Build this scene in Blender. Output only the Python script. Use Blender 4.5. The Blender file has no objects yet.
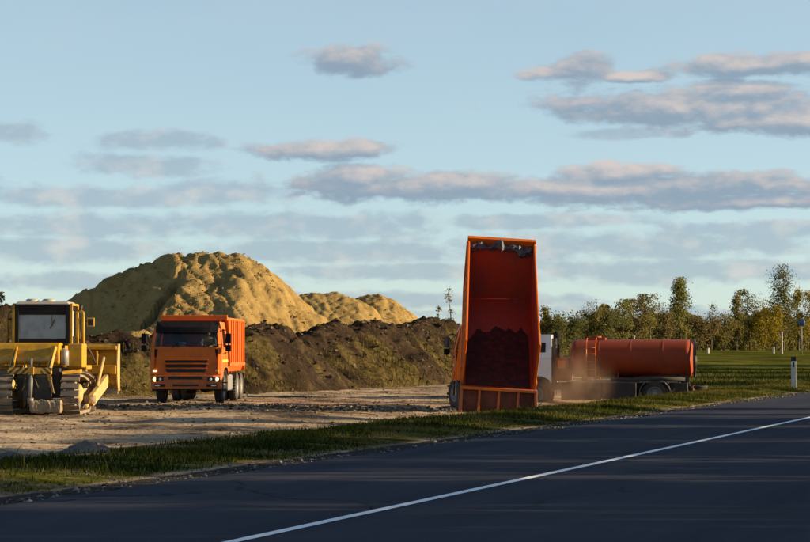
import bpy, bmesh, math, random
import numpy as np
from mathutils import Vector, Matrix, Euler

R = math.radians
sc = bpy.context.scene
COL = sc.collection

# ------------------------------------------------------------------ camera
CAM_H = 1.7
cam_d = bpy.data.cameras.new('camera')
cam = bpy.data.objects.new('camera', cam_d)
COL.objects.link(cam)
cam.location = (0, 0, CAM_H)
cam.rotation_euler = (R(90) + math.atan(79 / 2000), 0, 0)
cam_d.sensor_width = 36
cam_d.lens = 36 * 2000 / 810
cam_d.clip_end = 9000
sc.camera = cam

# ------------------------------------------------------------------ sun, sky, exposure
SUN_EL = R(12.5)
SUN_AZ = R(91.5)          # clockwise from the view direction: from the right
sd = bpy.data.lights.new('sun', 'SUN')
sd.energy = 5.0
sd.angle = R(0.53)
sd.color = (1.0, 0.76, 0.46)
sun = bpy.data.objects.new('sun', sd)
COL.objects.link(sun)
sdir = Vector((math.sin(SUN_AZ) * math.cos(SUN_EL), math.cos(SUN_AZ) * math.cos(SUN_EL), math.sin(SUN_EL)))
sun.rotation_euler = (-sdir).to_track_quat('-Z', 'Y').to_euler()
sun.location = (60, 40, 40)

sc.view_settings.view_transform = 'Standard'
sc.view_settings.look = 'None'
EXPO = 1.25
sc.view_settings.exposure = EXPO
sc.view_settings.gamma = 1.0
sc.view_settings.use_curve_mapping = False
SKY = 0.074

world = bpy.data.worlds.new('World')
sc.world = world
world.use_nodes = True
wn = world.node_tree
wn.nodes.clear()


class NB:
    """small helper to write node trees"""
    def __init__(self, nt):
        self.nt = nt

    def n(self, typ, **kw):
        nd = self.nt.nodes.new(typ)
        for k, v in kw.items():
            setattr(nd, k, v)
        return nd

    def put(self, sock, v):
        if isinstance(v, bpy.types.NodeSocket):
            self.nt.links.new(v, sock)
        else:
            if isinstance(v, (tuple, list)) and hasattr(sock, 'default_value') and not isinstance(sock.default_value, (int, float)):
                v = tuple(v)
                if len(sock.default_value) == 4 and len(v) == 3:
                    v = v + (1.0,)
            sock.default_value = v

    def math(self, op, a, b=None, c=None, clamp=False):
        nd = self.n('ShaderNodeMath', operation=op, use_clamp=clamp)
        self.put(nd.inputs[0], a)
        if b is not None: self.put(nd.inputs[1], b)
        if c is not None: self.put(nd.inputs[2], c)
        return nd.outputs[0]

    def vmath(self, op, a, b=None, c=None):
        nd = self.n('ShaderNodeVectorMath', operation=op)
        self.put(nd.inputs[0], a)
        if b is not None: self.put(nd.inputs[1], b)
        if c is not None: self.put(nd.inputs[2], c)
        return nd.outputs['Value'] if op in ('LENGTH', 'DOT_PRODUCT') else nd.outputs['Vector']

    def mix(self, f, a, b, blend='MIX'):
        nd = self.n('ShaderNodeMix', data_type='RGBA', blend_type=blend)
        self.put(nd.inputs[0], f)
        self.put(nd.inputs[6], a)
        self.put(nd.inputs[7], b)
        return nd.outputs[2]

    def noise(self, vec, scale, detail=4, rough=0.55, dist=0.0, col=False):
        nd = self.n('ShaderNodeTexNoise')
        if vec is not None: self.put(nd.inputs['Vector'], vec)
        nd.inputs['Scale'].default_value = scale
        nd.inputs['Detail'].default_value = detail
        nd.inputs['Roughness'].default_value = rough
        nd.inputs['Distortion'].default_value = dist
        return nd.outputs['Color' if col else 0]

    def smooth(self, x, lo, hi, a=0.0, b=1.0):
        nd = self.n('ShaderNodeMapRange', interpolation_type='SMOOTHSTEP')
        self.put(nd.inputs[0], x)
        self.put(nd.inputs[1], lo); self.put(nd.inputs[2], hi)
        self.put(nd.inputs[3], a); self.put(nd.inputs[4], b)
        return nd.outputs[0]

    def ramp(self, f, stops):
        nd = self.n('ShaderNodeValToRGB')
        el = nd.color_ramp.elements
        while len(el) > 1: el.remove(el[-1])
        el[0].position = stops[0][0]; el[0].color = tuple(stops[0][1]) + (1,)
        for p, c in stops[1:]:
            e = el.new(p); e.color = tuple(c) + (1,)
        self.put(nd.inputs[0], f)
        return nd.outputs[0]


def build_sky():
    b = NB(wn)
    sky = b.n('ShaderNodeTexSky', sky_type='NISHITA')
    sky.sun_disc = False
    sky.sun_elevation = SUN_EL
    sky.sun_rotation = SUN_AZ
    sky.air_density = 0.7
    sky.dust_density = 0.3
    sky.ozone_density = 1.2
    sky.altitude = 100
    tc = b.n('ShaderNodeTexCoord')
    sep = b.n('ShaderNodeSeparateXYZ')
    b.put(sep.inputs[0], tc.outputs['Generated'])
    az = b.math('ARCTAN2', sep.outputs[0], sep.outputs[1])
    el = b.math('ARCSINE', sep.outputs[2])
    # bearing and height above the horizon, in units of 1/2000 radian
    u = b.math('MULTIPLY', az, 2000.0)
    v = b.math('MULTIPLY', el, 2000.0)
    cp = b.n('ShaderNodeCombineXYZ')
    b.put(cp.inputs[0], u); b.put(cp.inputs[1], v)
    P0 = cp.outputs[0]
    # cumulus and stratocumulus banks: (bearing, height, half length, half thickness)
    crisp = [(-48, 290, 46, 17), (174, 281, 36, 17), (160, 276, 50, 9), (235, 271, 40, 7), (350, 280, 95, 14), (285, 241, 160, 20), (390, 224, 110, 15),
             (330, 254, 60, 15), (-85, 200, 72, 12), (15, 163, 150, 17), (-40, 172, 60, 14), (235, 160, 215, 18), (210, 174, 70, 13), (350, 146, 120, 10),
             (520, 200, 90, 14), (560, 150, 120, 14)]
    soft = [(-390, 213, 46, 11), (-250, 207, 66, 11), (-262, 182, 66, 13), (-310, 152, 215, 12), (-180, 157, 100, 13), (-560, 170, 120, 12),
            (-110, 125, 190, 15), (-310, 122, 120, 14), (-345, 98, 150, 14), (-60, 98, 180, 12), (215, 104, 240, 16),
            (290, 78, 220, 14), (20, 78, 150, 10), (-300, 68, 190, 10), (-20, 50, 240, 9), (560, 90, 160, 14), (-620, 90, 180, 14),
            (120, 128, 120, 9), (370, 118, 120, 11), (225, 215, 60, 6), (240, 36, 260, 9), (-200, 30, 260, 8)]

    def field(lst, P):
        out = None
        for (x, y, a, c) in lst:
            q = b.vmath('LENGTH', b.vmath('MULTIPLY_ADD', P, (1 / a, 1 / c, 0), (-x / a, -y / c, 0)))
            out = q if out is None else b.math('MINIMUM', out, q)
        return b.math('SUBTRACT', 1.0, out)

    Pn = b.vmath('MULTIPLY', P0, (0.013, 0.034, 1.0))
    Pi = b.vmath('MULTIPLY', P0, (0.036, 0.060, 1.0))
    nz = b.math('ADD', b.math('MULTIPLY', b.noise(Pn, 1.0, 6, 0.6, 0.3), 0.62), b.math('MULTIPLY', b.noise(Pi, 1.0, 6, 0.58), 0.38))
    Ps = b.vmath('ADD', P0, (7.0, 8.0, 0.0))
    nz2 = b.math('ADD', b.math('MULTIPLY', b.noise(b.vmath('MULTIPLY', Ps, (0.013, 0.034, 1.0)), 1.0, 6, 0.6, 0.3), 0.62), b.math('MULTIPLY', b.noise(b.vmath('MULTIPLY', Ps, (0.036, 0.060, 1.0)), 1.0, 6, 0.58), 0.38))
    # a loose field of similar banks all round the sky
    Pg = b.vmath('MULTIPLY', P0, (0.0035, 0.014, 1.0))
    gen = b.noise(Pg, 1.0, 6, 0.6)
    away = b.smooth(b.math('ABSOLUTE', u), 450.0, 800.0)
    high = b.smooth(v, 340.0, 560.0)
    gen_f = b.math('MULTIPLY', b.math('SUBTRACT', gen, 0.60), b.math('MULTIPLY', b.math('MAXIMUM', away, high), 5.0))
    gen_f = b.math('SUBTRACT', gen_f, b.math('MULTIPLY', b.math('SUBTRACT', 1.0, b.math('MAXIMUM', away, high)), 5.0))

    F = b.math('MAXIMUM', field(crisp, P0), gen_f)
    F2 = b.math('MAXIMUM', field(crisp, Ps), gen_f)
    Fa = b.math('ADD', F, b.math('MULTIPLY', b.math('SUBTRACT', nz, 0.5), 3.0))
    Fb = b.math('ADD', F2, b.math('MULTIPLY', b.math('SUBTRACT', nz2, 0.5), 3.0))
    mask = b.math('MULTIPLY', b.smooth(Fa, -0.18, 0.36), 0.90)
    lit = b.smooth(b.math('ADD', b.math('SUBTRACT', Fa, Fb), b.math('MULTIPLY', b.math('SUBTRACT', b.noise(Pn, 0.6, 3, 0.5), 0.5), 1.4)), -0.40, 1.15)
    S = b.math('ADD', field(soft, P0), b.math('MULTIPLY', b.math('SUBTRACT', nz, 0.5), 3.2))
    smask = b.math('MULTIPLY', b.smooth(S, -0.25, 0.50), 0.62)

    k = 1.0 / (SKY * 2 ** EXPO)
    base = sky.outputs[0]
    # a thin high veil over the blue
    thin = b.smooth(v, 1300.0, 250.0, 0.12, 1.0)      # haze thins out overhead
    base = b.mix(b.math('MULTIPLY', thin, b.math('ADD', 0.38, b.math('MULTIPLY', b.noise(Pn, 0.35, 4, 0.5), 0.22))), base, (0.55 * k, 0.71 * k, 0.735 * k))
    shade_c = (0.265 * k, 0.355 * k, 0.455 * k)
    lit_c = (0.68 * k, 0.60 * k, 0.565 * k)
    c_soft = b.mix(b.smooth(b.noise(Pi, 0.7, 4, 0.5), 0.45, 0.75), (0.33 * k, 0.425 * k, 0.52 * k), (0.62 * k, 0.585 * k, 0.58 * k))
    c1 = b.mix(smask, base, c_soft)
    c2 = b.mix(mask, c1, b.mix(lit, shade_c, lit_c))
    bg = b.n('ShaderNodeBackground')
    b.put(bg.inputs['Color'], c2)
    bg.inputs['Strength'].default_value = SKY
    out = b.n('ShaderNodeOutputWorld')
    wn.links.new(bg.outputs[0], out.inputs[0])


build_sky()
world.cycles.sampling_method = 'MANUAL'
world.cycles.sample_map_resolution = 512
sc.cycles.max_bounces = 6
sc.cycles.diffuse_bounces = 3
sc.cycles.glossy_bounces = 3
sc.cycles.transmission_bounces = 6
sc.cycles.transparent_max_bounces = 8
sc.cycles.volume_bounces = 1
sc.cycles.caustics_reflective = False
sc.cycles.caustics_refractive = False

# ------------------------------------------------------------------ noise in numpy
def _hash(ix, iy, seed):
    h = (ix.astype(np.int64) * 374761393 + iy.astype(np.int64) * 668265263 + seed * 1274126177) & 0xFFFFFFFF
    h = ((h ^ (h >> 13)) * 1274126177) & 0xFFFFFFFF
    h = h ^ (h >> 16)
    return (h & 0xFFFFFF) / float(0xFFFFFF)


def vnoise(x, y, seed=0):
    ix = np.floor(x); iy = np.floor(y)
    fx = x - ix; fy = y - iy
    fx = fx * fx * (3 - 2 * fx); fy = fy * fy * (3 - 2 * fy)
    a = _hash(ix, iy, seed); c = _hash(ix + 1, iy, seed)
    d = _hash(ix, iy + 1, seed); e = _hash(ix + 1, iy + 1, seed)
    return (a * (1 - fx) + c * fx) * (1 - fy) + (d * (1 - fx) + e * fx) * fy


def fbm(x, y, octv=4, seed=0, gain=0.5):
    x = np.asarray(x, float); y = np.asarray(y, float)
    s = np.zeros(np.broadcast(x, y).shape); amp = 1.0; tot = 0.0
    for i in range(octv):
        s = s + amp * vnoise(x * 2 ** i + 17.3 * i, y * 2 ** i - 9.1 * i, seed + i)
        tot += amp; amp *= gain
    return s / tot - 0.5


def sstep(x, a, b):
    t = np.clip((x - a) / (b - a), 0, 1)
    return t * t * (3 - 2 * t)


# ------------------------------------------------------------------ materials
MAT = {}


def new_mat(name):
    m = bpy.data.materials.new(name)
    m.use_nodes = True
    nt = m.node_tree
    nt.nodes.clear()
    out = nt.nodes.new('ShaderNodeOutputMaterial')
    b = NB(nt)
    MAT[name] = m
    return m, b, out


def principled(b, out, col, rough=0.6, spec=0.4, metal=0.0, bump=None, bump_d=0.02, bump_s=0.5):
    p = b.n('ShaderNodeBsdfPrincipled')
    b.put(p.inputs['Base Color'], col)
    b.put(p.inputs['Roughness'], rough)
    b.put(p.inputs['Metallic'], metal)
    b.put(p.inputs['Specular IOR Level'], spec)
    if bump is not None:
        bp = b.n('ShaderNodeBump')
        bp.inputs['Distance'].default_value = bump_d
        bp.inputs['Strength'].default_value = bump_s
        b.put(bp.inputs['Height'], bump)
        b.put(p.inputs['Normal'], bp.outputs[0])
    b.nt.links.new(p.outputs[0], out.inputs[0])
    return p


def objco(b):
    return b.n('ShaderNodeTexCoord').outputs['Object']


def geopos(b):
    return b.n('ShaderNodeNewGeometry').outputs['Position']


def paint(name, col, rough=0.38, dirt=0.35, dirtcol=(0.20, 0.15, 0.10), spec=0.5, lo=0.5, scale=2.2, fade=0.18, mud=0.0):
    m, b, out = new_mat(name)
    co = objco(b)
    oi = b.n('ShaderNodeObjectInfo')
    co = b.vmath('ADD', co, b.vmath('MULTIPLY', oi.outputs['Location'], (1, 1, 1)))
    n1 = b.noise(co, scale, 6, 0.65)
    n2 = b.noise(co, scale * 9, 5, 0.7)
    f = b.math('MULTIPLY', b.smooth(b.math('ADD', b.math('MULTIPLY', n1, 0.7), b.math('MULTIPLY', n2, 0.3)), lo - 0.06, lo + 0.18), dirt)
    faded = b.mix(b.math('MULTIPLY', b.noise(co, 1.1, 3), fade), col, (0.45, 0.42, 0.38))
    c = b.mix(f, faded, dirtcol)
    if mud > 0:
        sz = b.n('ShaderNodeSeparateXYZ'); b.put(sz.inputs[0], objco(b))
        sp = b.math('ADD', b.smooth(sz.outputs[2], 1.9, 0.35, -0.25, 0.42), b.math('ADD', b.math('MULTIPLY', b.math('SUBTRACT', b.noise(co, 3.2, 6, 0.7), 0.5), 1.5), b.math('MULTIPLY', b.math('SUBTRACT', b.noise(co, 24, 3, 0.7), 0.5), 0.9)))
        mf = b.math('MULTIPLY', b.smooth(sp, 0.08, 0.30), mud)
        c = b.mix(mf, c, (0.115, 0.085, 0.058))
        f = b.math('MAXIMUM', f, mf)
    r = b.math('ADD', rough, b.math('MULTIPLY', f, 0.5))
    principled(b, out, c, r, spec, bump=n2, bump_d=0.004, bump_s=0.25)
    return m


def build_materials():
    paint('orange_paint', (0.60, 0.122, 0.002), 0.38, 0.42, (0.15, 0.055, 0.022), fade=0.015, spec=0.3, mud=0.5)
    paint('bed_paint', (0.48, 0.088, 0.002), 0.42, 0.35, (0.15, 0.06, 0.025), lo=0.50, fade=0.015, spec=0.3, mud=0.6)
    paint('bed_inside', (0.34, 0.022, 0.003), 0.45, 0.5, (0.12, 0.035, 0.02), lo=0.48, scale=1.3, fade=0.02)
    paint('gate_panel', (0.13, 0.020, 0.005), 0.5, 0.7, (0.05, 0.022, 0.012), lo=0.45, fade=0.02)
    paint('tank_paint', (0.26, 0.036, 0.006), 0.50, 0.55, (0.12, 0.042, 0.018), lo=0.48, scale=1.2, spec=0.2, fade=0.03)
    paint('yellow_paint', (0.46, 0.24, 0.004), 0.45, 0.65, (0.13, 0.082, 0.036), lo=0.47, fade=0.03, spec=0.3, mud=0.8)
    paint('yellow_muddy', (0.52, 0.31, 0.035), 0.6, 0.9, (0.30, 0.21, 0.11), lo=0.42, scale=3)
    paint('white_paint', (0.74, 0.74, 0.72), 0.35, 0.30, (0.35, 0.29, 0.22), mud=0.4)
    paint('cream_paint', (0.34, 0.31, 0.25), 0.45, 0.5, (0.25, 0.2, 0.14))
    paint('black_plastic', (0.009, 0.009, 0.010), 0.8, 0.2, (0.04, 0.032, 0.025), spec=0.1, fade=0.01, mud=0.5)
    paint('dark_metal', (0.022, 0.020, 0.019), 0.55, 0.5, (0.08, 0.06, 0.043), spec=0.3, fade=0.03)
    paint('cab_trim', (0.010, 0.008, 0.008), 0.6, 0.15, (0.04, 0.03, 0.024), spec=0.2, fade=0.01)
    paint('grey_metal', (0.18, 0.175, 0.17), 0.4, 0.5, (0.18, 0.14, 0.10))
    paint('track_steel', (0.10, 0.080, 0.060), 0.55, 0.85, (0.27, 0.20, 0.13), lo=0.44, scale=4)
    paint('mud_caked', (0.26, 0.195, 0.125), 0.9, 0.8, (0.12, 0.085, 0.055), spec=0.1, lo=0.5, scale=6)
    paint('rubber', (0.014, 0.013, 0.012), 0.8, 0.6, (0.10, 0.075, 0.055), spec=0.2, lo=0.5, scale=4)
    paint('seat_fabric', (0.06, 0.07, 0.09), 0.9, 0.1, (0.1, 0.09, 0.08), spec=0.1)
    paint('tarp', (0.030, 0.030, 0.050), 0.55, 0.45, (0.22, 0.20, 0.22), lo=0.56, scale=3)
    paint('sign_blue', (0.03, 0.07, 0.16), 0.5, 0.2)
    paint('jacket', (0.07, 0.035, 0.03), 0.9, 0.1, spec=0.1)
    paint('vest', (0.65, 0.45, 0.03), 0.9, 0.1, spec=0.1)
    paint('skin', (0.48, 0.26, 0.18), 0.55, 0.05, spec=0.3)
    paint('hair', (0.03, 0.02, 0.015), 0.8, 0.0, spec=0.2)
    paint('rust_bar', (0.20, 0.075, 0.025), 0.7, 0.6, (0.10, 0.06, 0.04))
    paint('amber', (0.85, 0.33, 0.03), 0.25, 0.1)
    paint('tail_red', (0.45, 0.02, 0.01), 0.25, 0.2)

    # flat matt black post tops and stripes
    m, b, out = new_mat('matt_black')
    principled(b, out, b.mix(b.noise(objco(b), 20), (0.012, 0.012, 0.013), (0.03, 0.028, 0.026)), 0.7, 0.3)

    # vehicle glass: half seen through, half mirror at a slant
    for nm, tint in (('glass', (0.50, 0.56, 0.60)), ('glass_dusty', (0.52, 0.58, 0.60))):
        m, b, out = new_mat(nm)
        tr = b.n('ShaderNodeBsdfTransparent'); b.put(tr.inputs[0], tint)
        gl = b.n('ShaderNodeBsdfGlossy'); b.put(gl.inputs['Color'], (0.9, 0.95, 1.0)); gl.inputs['Roughness'].default_value = 0.06
        df = b.n('ShaderNodeBsdfDiffuse'); b.put(df.inputs[0], (0.34, 0.32, 0.29) if nm == 'glass' else (0.50, 0.54, 0.56))
        fr = b.n('ShaderNodeFresnel'); fr.inputs[0].default_value = 1.5
        m1 = b.n('ShaderNodeMixShader'); b.put(m1.inputs[0], b.math('MULTIPLY', fr.outputs[0], 1.0))
        b.nt.links.new(tr.outputs[0], m1.inputs[1]); b.nt.links.new(gl.outputs[0], m1.inputs[2])
        m2 = b.n('ShaderNodeMixShader')
        dz = b.math('MULTIPLY', b.smooth(b.noise(objco(b), 3.0, 5), 0.35 if nm == 'glass' else -0.35, 0.75), 0.05 if nm == 'glass' else 0.62)
        b.put(m2.inputs[0], dz)
        b.nt.links.new(m1.outputs[0], m2.inputs[1]); b.nt.links.new(df.outputs[0], m2.inputs[2])
        b.nt.links.new(m2.outputs[0], out.inputs[0])

    m, b, out = new_mat('lens')
    principled(b, out, b.mix(b.noise(objco(b), 30, 2), (0.75, 0.77, 0.80), (0.55, 0.56, 0.58)), 0.12, 0.8)
    for nm, c, s in (('lamp_on', (1.0, 0.46, 0.07), 4.0), ('lamp_dim_glint', (1.0, 0.66, 0.32), 0.8)):
        m, b, out = new_mat(nm)
        p = principled(b, out, (0.9, 0.85, 0.7), 0.2, 0.5)
        b.put(p.inputs['Emission Color'], c)
        b.put(p.inputs['Emission Strength'], b.math('MULTIPLY', b.math('ADD', 0.75, b.math('MULTIPLY', b.noise(objco(b), 14, 2), 0.5)), s))
    m, b, out = new_mat('paper')
    principled(b, out, b.mix(b.smooth(b.noise(b.vmath('MULTIPLY', objco(b), (3, 3, 40)), 1, 2), 0.5, 0.6), (0.75, 0.77, 0.8), (0.45, 0.5, 0.6)), 0.7, 0.3)

    # yellow and black warning stripes on the ripper beam
    m, b, out = new_mat('hazard_stripes')
    sp = b.n('ShaderNodeSeparateXYZ'); b.put(sp.inputs[0], objco(b))
    ph = b.math('FRACT', b.math('MULTIPLY', b.math('ADD', b.math('ABSOLUTE', sp.outputs[0]), sp.outputs[2]), 5.5))
    edge = b.math('MULTIPLY', b.smooth(ph, 0.47, 0.53), b.smooth(b.math('ABSOLUTE', sp.outputs[0]), 0.14, 0.16))
    principled(b, out, b.mix(b.math('MULTIPLY', edge, 0.9), b.mix(b.noise(objco(b), 7), (0.66, 0.36, 0.02), (0.40, 0.25, 0.06)), (0.03, 0.025, 0.02)), 0.55)

    # asphalt
    m, b, out = new_mat('asphalt')
    co = objco(b)
    along = b.vmath('MULTIPLY', co, (0.9, 0.02, 1.0))
    tr = b.noise(along, 1.0, 3, 0.6)
    spk = b.noise(co, 85, 3, 0.7)
    pat = b.noise(b.vmath('MULTIPLY', co, (0.5, 0.09, 1)), 1.0, 5, 0.6)
    f = b.math('ADD', b.math('MULTIPLY', tr, 0.5), b.math('ADD', b.math('MULTIPLY', spk, 0.25), b.math('MULTIPLY', pat, 0.35)))
    c = b.ramp(f, [(0.35, (0.024, 0.028, 0.040)), (0.55, (0.041, 0.046, 0.062)), (0.75, (0.064, 0.066, 0.076))])
    # fine cracks sealed dark
    vo = b.n('ShaderNodeTexVoronoi', feature='DISTANCE_TO_EDGE'); vo.inputs['Scale'].default_value = 0.22
    b.put(vo.inputs['Vector'], b.vmath('ADD', co, b.vmath('MULTIPLY', b.noise(co, 0.6, 4, col=True), (2.2, 2.2, 0))))
    crack = b.math('MULTIPLY', b.smooth(vo.outputs['Distance'], 0.010, 0.003), b.smooth(b.noise(co, 0.12, 2), 0.5, 0.6))
    c = b.mix(b.math('MULTIPLY', crack, 0.7), c, (0.012, 0.012, 0.013))
    principled(b, out, c, b.math('ADD', 0.80, b.math('MULTIPLY', spk, 0.2)), 0.02, bump=spk, bump_d=0.004, bump_s=0.5)

    m, b, out = new_mat('road_paint')
    co = objco(b)
    wear = b.smooth(b.math('ADD', b.math('MULTIPLY', b.noise(co, 40, 4, 0.7), 0.6), b.math('MULTIPLY', b.noise(co, 1.2, 3), 0.4)), 0.56, 0.70)
    principled(b, out, b.mix(b.math('MULTIPLY', wear, 0.75), (0.80, 0.82, 0.84), (0.10, 0.10, 0.105)), 0.6, 0.35)

    # ground: trampled earth, gravel and meadow, told apart by the 'zone' attribute
    m, b, out = new_mat('ground')
    co = geopos(b)
    at = b.n('ShaderNodeAttribute', attribute_name='zone')
    zs = b.n('ShaderNodeSeparateColor'); b.put(zs.inputs[0], at.outputs['Color'])
    n_l = b.noise(b.vmath('MULTIPLY', co, (0.55, 0.9, 1)), 0.35, 5, 0.62)
    n_m = b.noise(b.vmath('MULTIPLY', co, (0.45, 1.0, 1)), 1.6, 6, 0.68)
    n_f = b.noise(co, 11, 5, 0.72)
    f = b.math('ADD', b.math('MULTIPLY', n_l, 0.40), b.math('ADD', b.math('MULTIPLY', n_m, 0.40), b.math('MULTIPLY', n_f, 0.26)))
    dirt = b.ramp(f, [(0.41, (0.040, 0.029, 0.020)), (0.475, (0.13, 0.093, 0.062)), (0.53, (0.31, 0.228, 0.148)), (0.61, (0.52, 0.40, 0.265))])
    gr_f = b.math('ADD', b.math('MULTIPLY', b.noise(co, 0.22, 5, 0.6), 0.55), b.math('MULTIPLY', b.noise(co, 4.0, 6, 0.75), 0.45))
    meadow = b.ramp(gr_f, [(0.36, (0.022, 0.030, 0.006)), (0.50, (0.078, 0.082, 0.015)), (0.60, (0.155, 0.140, 0.026)), (0.72, (0.26, 0.20, 0.055))])
    grav = b.ramp(b.noise(co, 26, 4, 0.8), [(0.35, (0.025, 0.023, 0.021)), (0.55, (0.065, 0.060, 0.054)), (0.70, (0.16, 0.145, 0.13))])
    gmask = b.smooth(b.math('ADD', zs.outputs[1], b.math('MULTIPLY', b.math('SUBTRACT', n_m, 0.5), 1.2)), 0.35, 0.65)
    c = b.mix(gmask, dirt, meadow)
    kmask = b.smooth(b.math('ADD', zs.outputs[2], b.math('MULTIPLY', b.math('SUBTRACT', n_m, 0.5), 1.0)), 0.4, 0.6)
    c = b.mix(kmask, c, grav)
    principled(b, out, c, 1.0, 0.0, bump=b.math('ADD', b.math('MULTIPLY', n_f, 0.6), b.noise(co, 3.0, 6, 0.75)), bump_d=0.10, bump_s=0.8)

    # sand
    m, b, out = new_mat('sand')
    co = geopos(b)
    n1 = b.noise(co, 0.45, 6, 0.65); n2 = b.noise(co, 3.2, 6, 0.72)
    f = b.math('ADD', b.math('MULTIPLY', n1, 0.55), b.math('MULTIPLY', n2, 0.45))
    c = b.ramp(f, [(0.34, (0.125, 0.080, 0.030)), (0.45, (0.245, 0.165, 0.062)), (0.60, (0.31, 0.220, 0.086)), (0.75, (0.36, 0.265, 0.115))])
    principled(b, out, c, 1.0, 0.0, bump=b.math('ADD', n2, b.math('MULTIPLY', b.noise(co, 14, 4, 0.7), 0.4)), bump_d=0.14, bump_s=0.8)

    # dark dug-up soil, partly overgrown with yellowing weeds
    m, b, out = new_mat('soil')
    co = geopos(b)
    at = b.n('ShaderNodeAttribute', attribute_name='zone')
    zs = b.n('ShaderNodeSeparateColor'); b.put(zs.inputs[0], at.outputs['Color'])
    n1 = b.noise(co, 0.55, 5, 0.65); n2 = b.noise(co, 4.0, 6, 0.75)
    soilc = b.ramp(b.math('ADD', b.math('MULTIPLY', n1, 0.5), b.math('MULTIPLY', n2, 0.5)), [(0.36, (0.014, 0.010, 0.007)), (0.52, (0.040, 0.028, 0.019)), (0.68, (0.11, 0.075, 0.046))])
    weed = b.ramp(n2, [(0.35, (0.032, 0.026, 0.010)), (0.5, (0.070, 0.054, 0.019)), (0.65, (0.14, 0.098, 0.042))])
    w = b.smooth(b.math('ADD', zs.outputs[1], b.math('MULTIPLY', b.math('SUBTRACT', n1, 0.5), 2.2)), 0.35, 0.65)
    principled(b, out, b.mix(w, soilc, weed), 1.0, 0.0, bump=b.math('ADD', n2, b.math('MULTIPLY', b.noise(co, 17, 4, 0.7), 0.4)), bump_d=0.12, bump_s=0.9)

    m, b, out = new_mat('stuck_soil')
    co = objco(b)
    n2 = b.noise(co, 5.0, 6, 0.7)
    principled(b, out, b.ramp(n2, [(0.35, (0.034, 0.013, 0.016)), (0.52, (0.062, 0.017, 0.016)), (0.68, (0.14, 0.020, 0.009))]), 0.9, 0.15, bump=n2, bump_d=0.03)

    m, b, out = new_mat('clod')
    at = b.n('ShaderNodeAttribute', attribute_name='tint')
    principled(b, out, b.mix(at.outputs['Fac'], (0.030, 0.021, 0.014), (0.22, 0.16, 0.10)), 0.95, 0.1, bump=b.noise(geopos(b), 30, 3), bump_d=0.02)
    m, b, out = new_mat('sand_lump')
    at = b.n('ShaderNodeAttribute', attribute_name='tint')
    principled(b, out, b.mix(at.outputs['Fac'], (0.20, 0.135, 0.05), (0.33, 0.235, 0.092)), 0.95, 0.1, bump=b.noise(geopos(b), 12, 3), bump_d=0.03)
    m, b, out = new_mat('gravel')
    at = b.n('ShaderNodeAttribute', attribute_name='tint')
    principled(b, out, b.mix(at.outputs['Fac'], (0.05, 0.047, 0.045), (0.42, 0.40, 0.37)), 0.85, 0.25, bump=b.noise(geopos(b), 40, 3), bump_d=0.01)
    m, b, out = new_mat('heap_grey')
    co = geopos(b)
    principled(b, out, b.ramp(b.noise(co, 14, 5, 0.8), [(0.35, (0.05, 0.045, 0.04)), (0.55, (0.11, 0.10, 0.088)), (0.7, (0.20, 0.18, 0.155))]), 0.9, 0.2, bump=b.noise(co, 30, 4), bump_d=0.03)

    def leafmat(name, stops, trans=0.45):
        m, b, out = new_mat(name)
        at = b.n('ShaderNodeAttribute', attribute_name='tint')
        c = b.ramp(at.outputs['Fac'], stops)
        d = b.n('ShaderNodeBsdfDiffuse'); b.put(d.inputs[0], c)
        t = b.n('ShaderNodeBsdfTranslucent'); b.put(t.inputs[0], c)
        mx = b.n('ShaderNodeMixShader'); mx.inputs[0].default_value = trans
        b.nt.links.new(d.outputs[0], mx.inputs[1]); b.nt.links.new(t.outputs[0], mx.inputs[2])
        b.nt.links.new(mx.outputs[0], out.inputs[0])
    leafmat('grass_blade', [(0, (0.012, 0.022, 0.004)), (0.45, (0.034, 0.048, 0.007)), (0.75, (0.085, 0.080, 0.015)), (1, (0.19, 0.13, 0.05))])
    leafmat('dry_weed', [(0, (0.040, 0.040, 0.010)), (0.4, (0.075, 0.060, 0.019)), (1, (0.18, 0.125, 0.055))])
    leafmat('leaf_olive', [(0, (0.083, 0.081, 0.027)), (0.5, (0.167, 0.149, 0.045)), (1, (0.281, 0.228, 0.074))])
    leafmat('leaf_yellow', [(0, (0.102, 0.098, 0.017)), (0.5, (0.253, 0.201, 0.026)), (1, (0.449, 0.318, 0.037))])
    leafmat('leaf_dark', [(0, (0.054, 0.062, 0.022)), (0.5, (0.107, 0.109, 0.036)), (1, (0.196, 0.176, 0.054))])
    leafmat('leaf_green', [(0, (0.085, 0.095, 0.027)), (0.5, (0.171, 0.166, 0.050)), (1, (0.279, 0.242, 0.081))])
    leafmat('leaf_brown', [(0, (0.082, 0.067, 0.029)), (0.5, (0.156, 0.125, 0.052)), (1, (0.251, 0.194, 0.082))])
    m, b, out = new_mat('bark')
    co = objco(b)
    principled(b, out, b.ramp(b.noise(b.vmath('MULTIPLY', co, (6, 6, 1.5)), 1, 5), [(0.35, (0.05, 0.04, 0.03)), (0.6, (0.14, 0.115, 0.085)), (0.75, (0.28, 0.25, 0.21))]), 0.9, 0.2)


build_materials()

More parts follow.
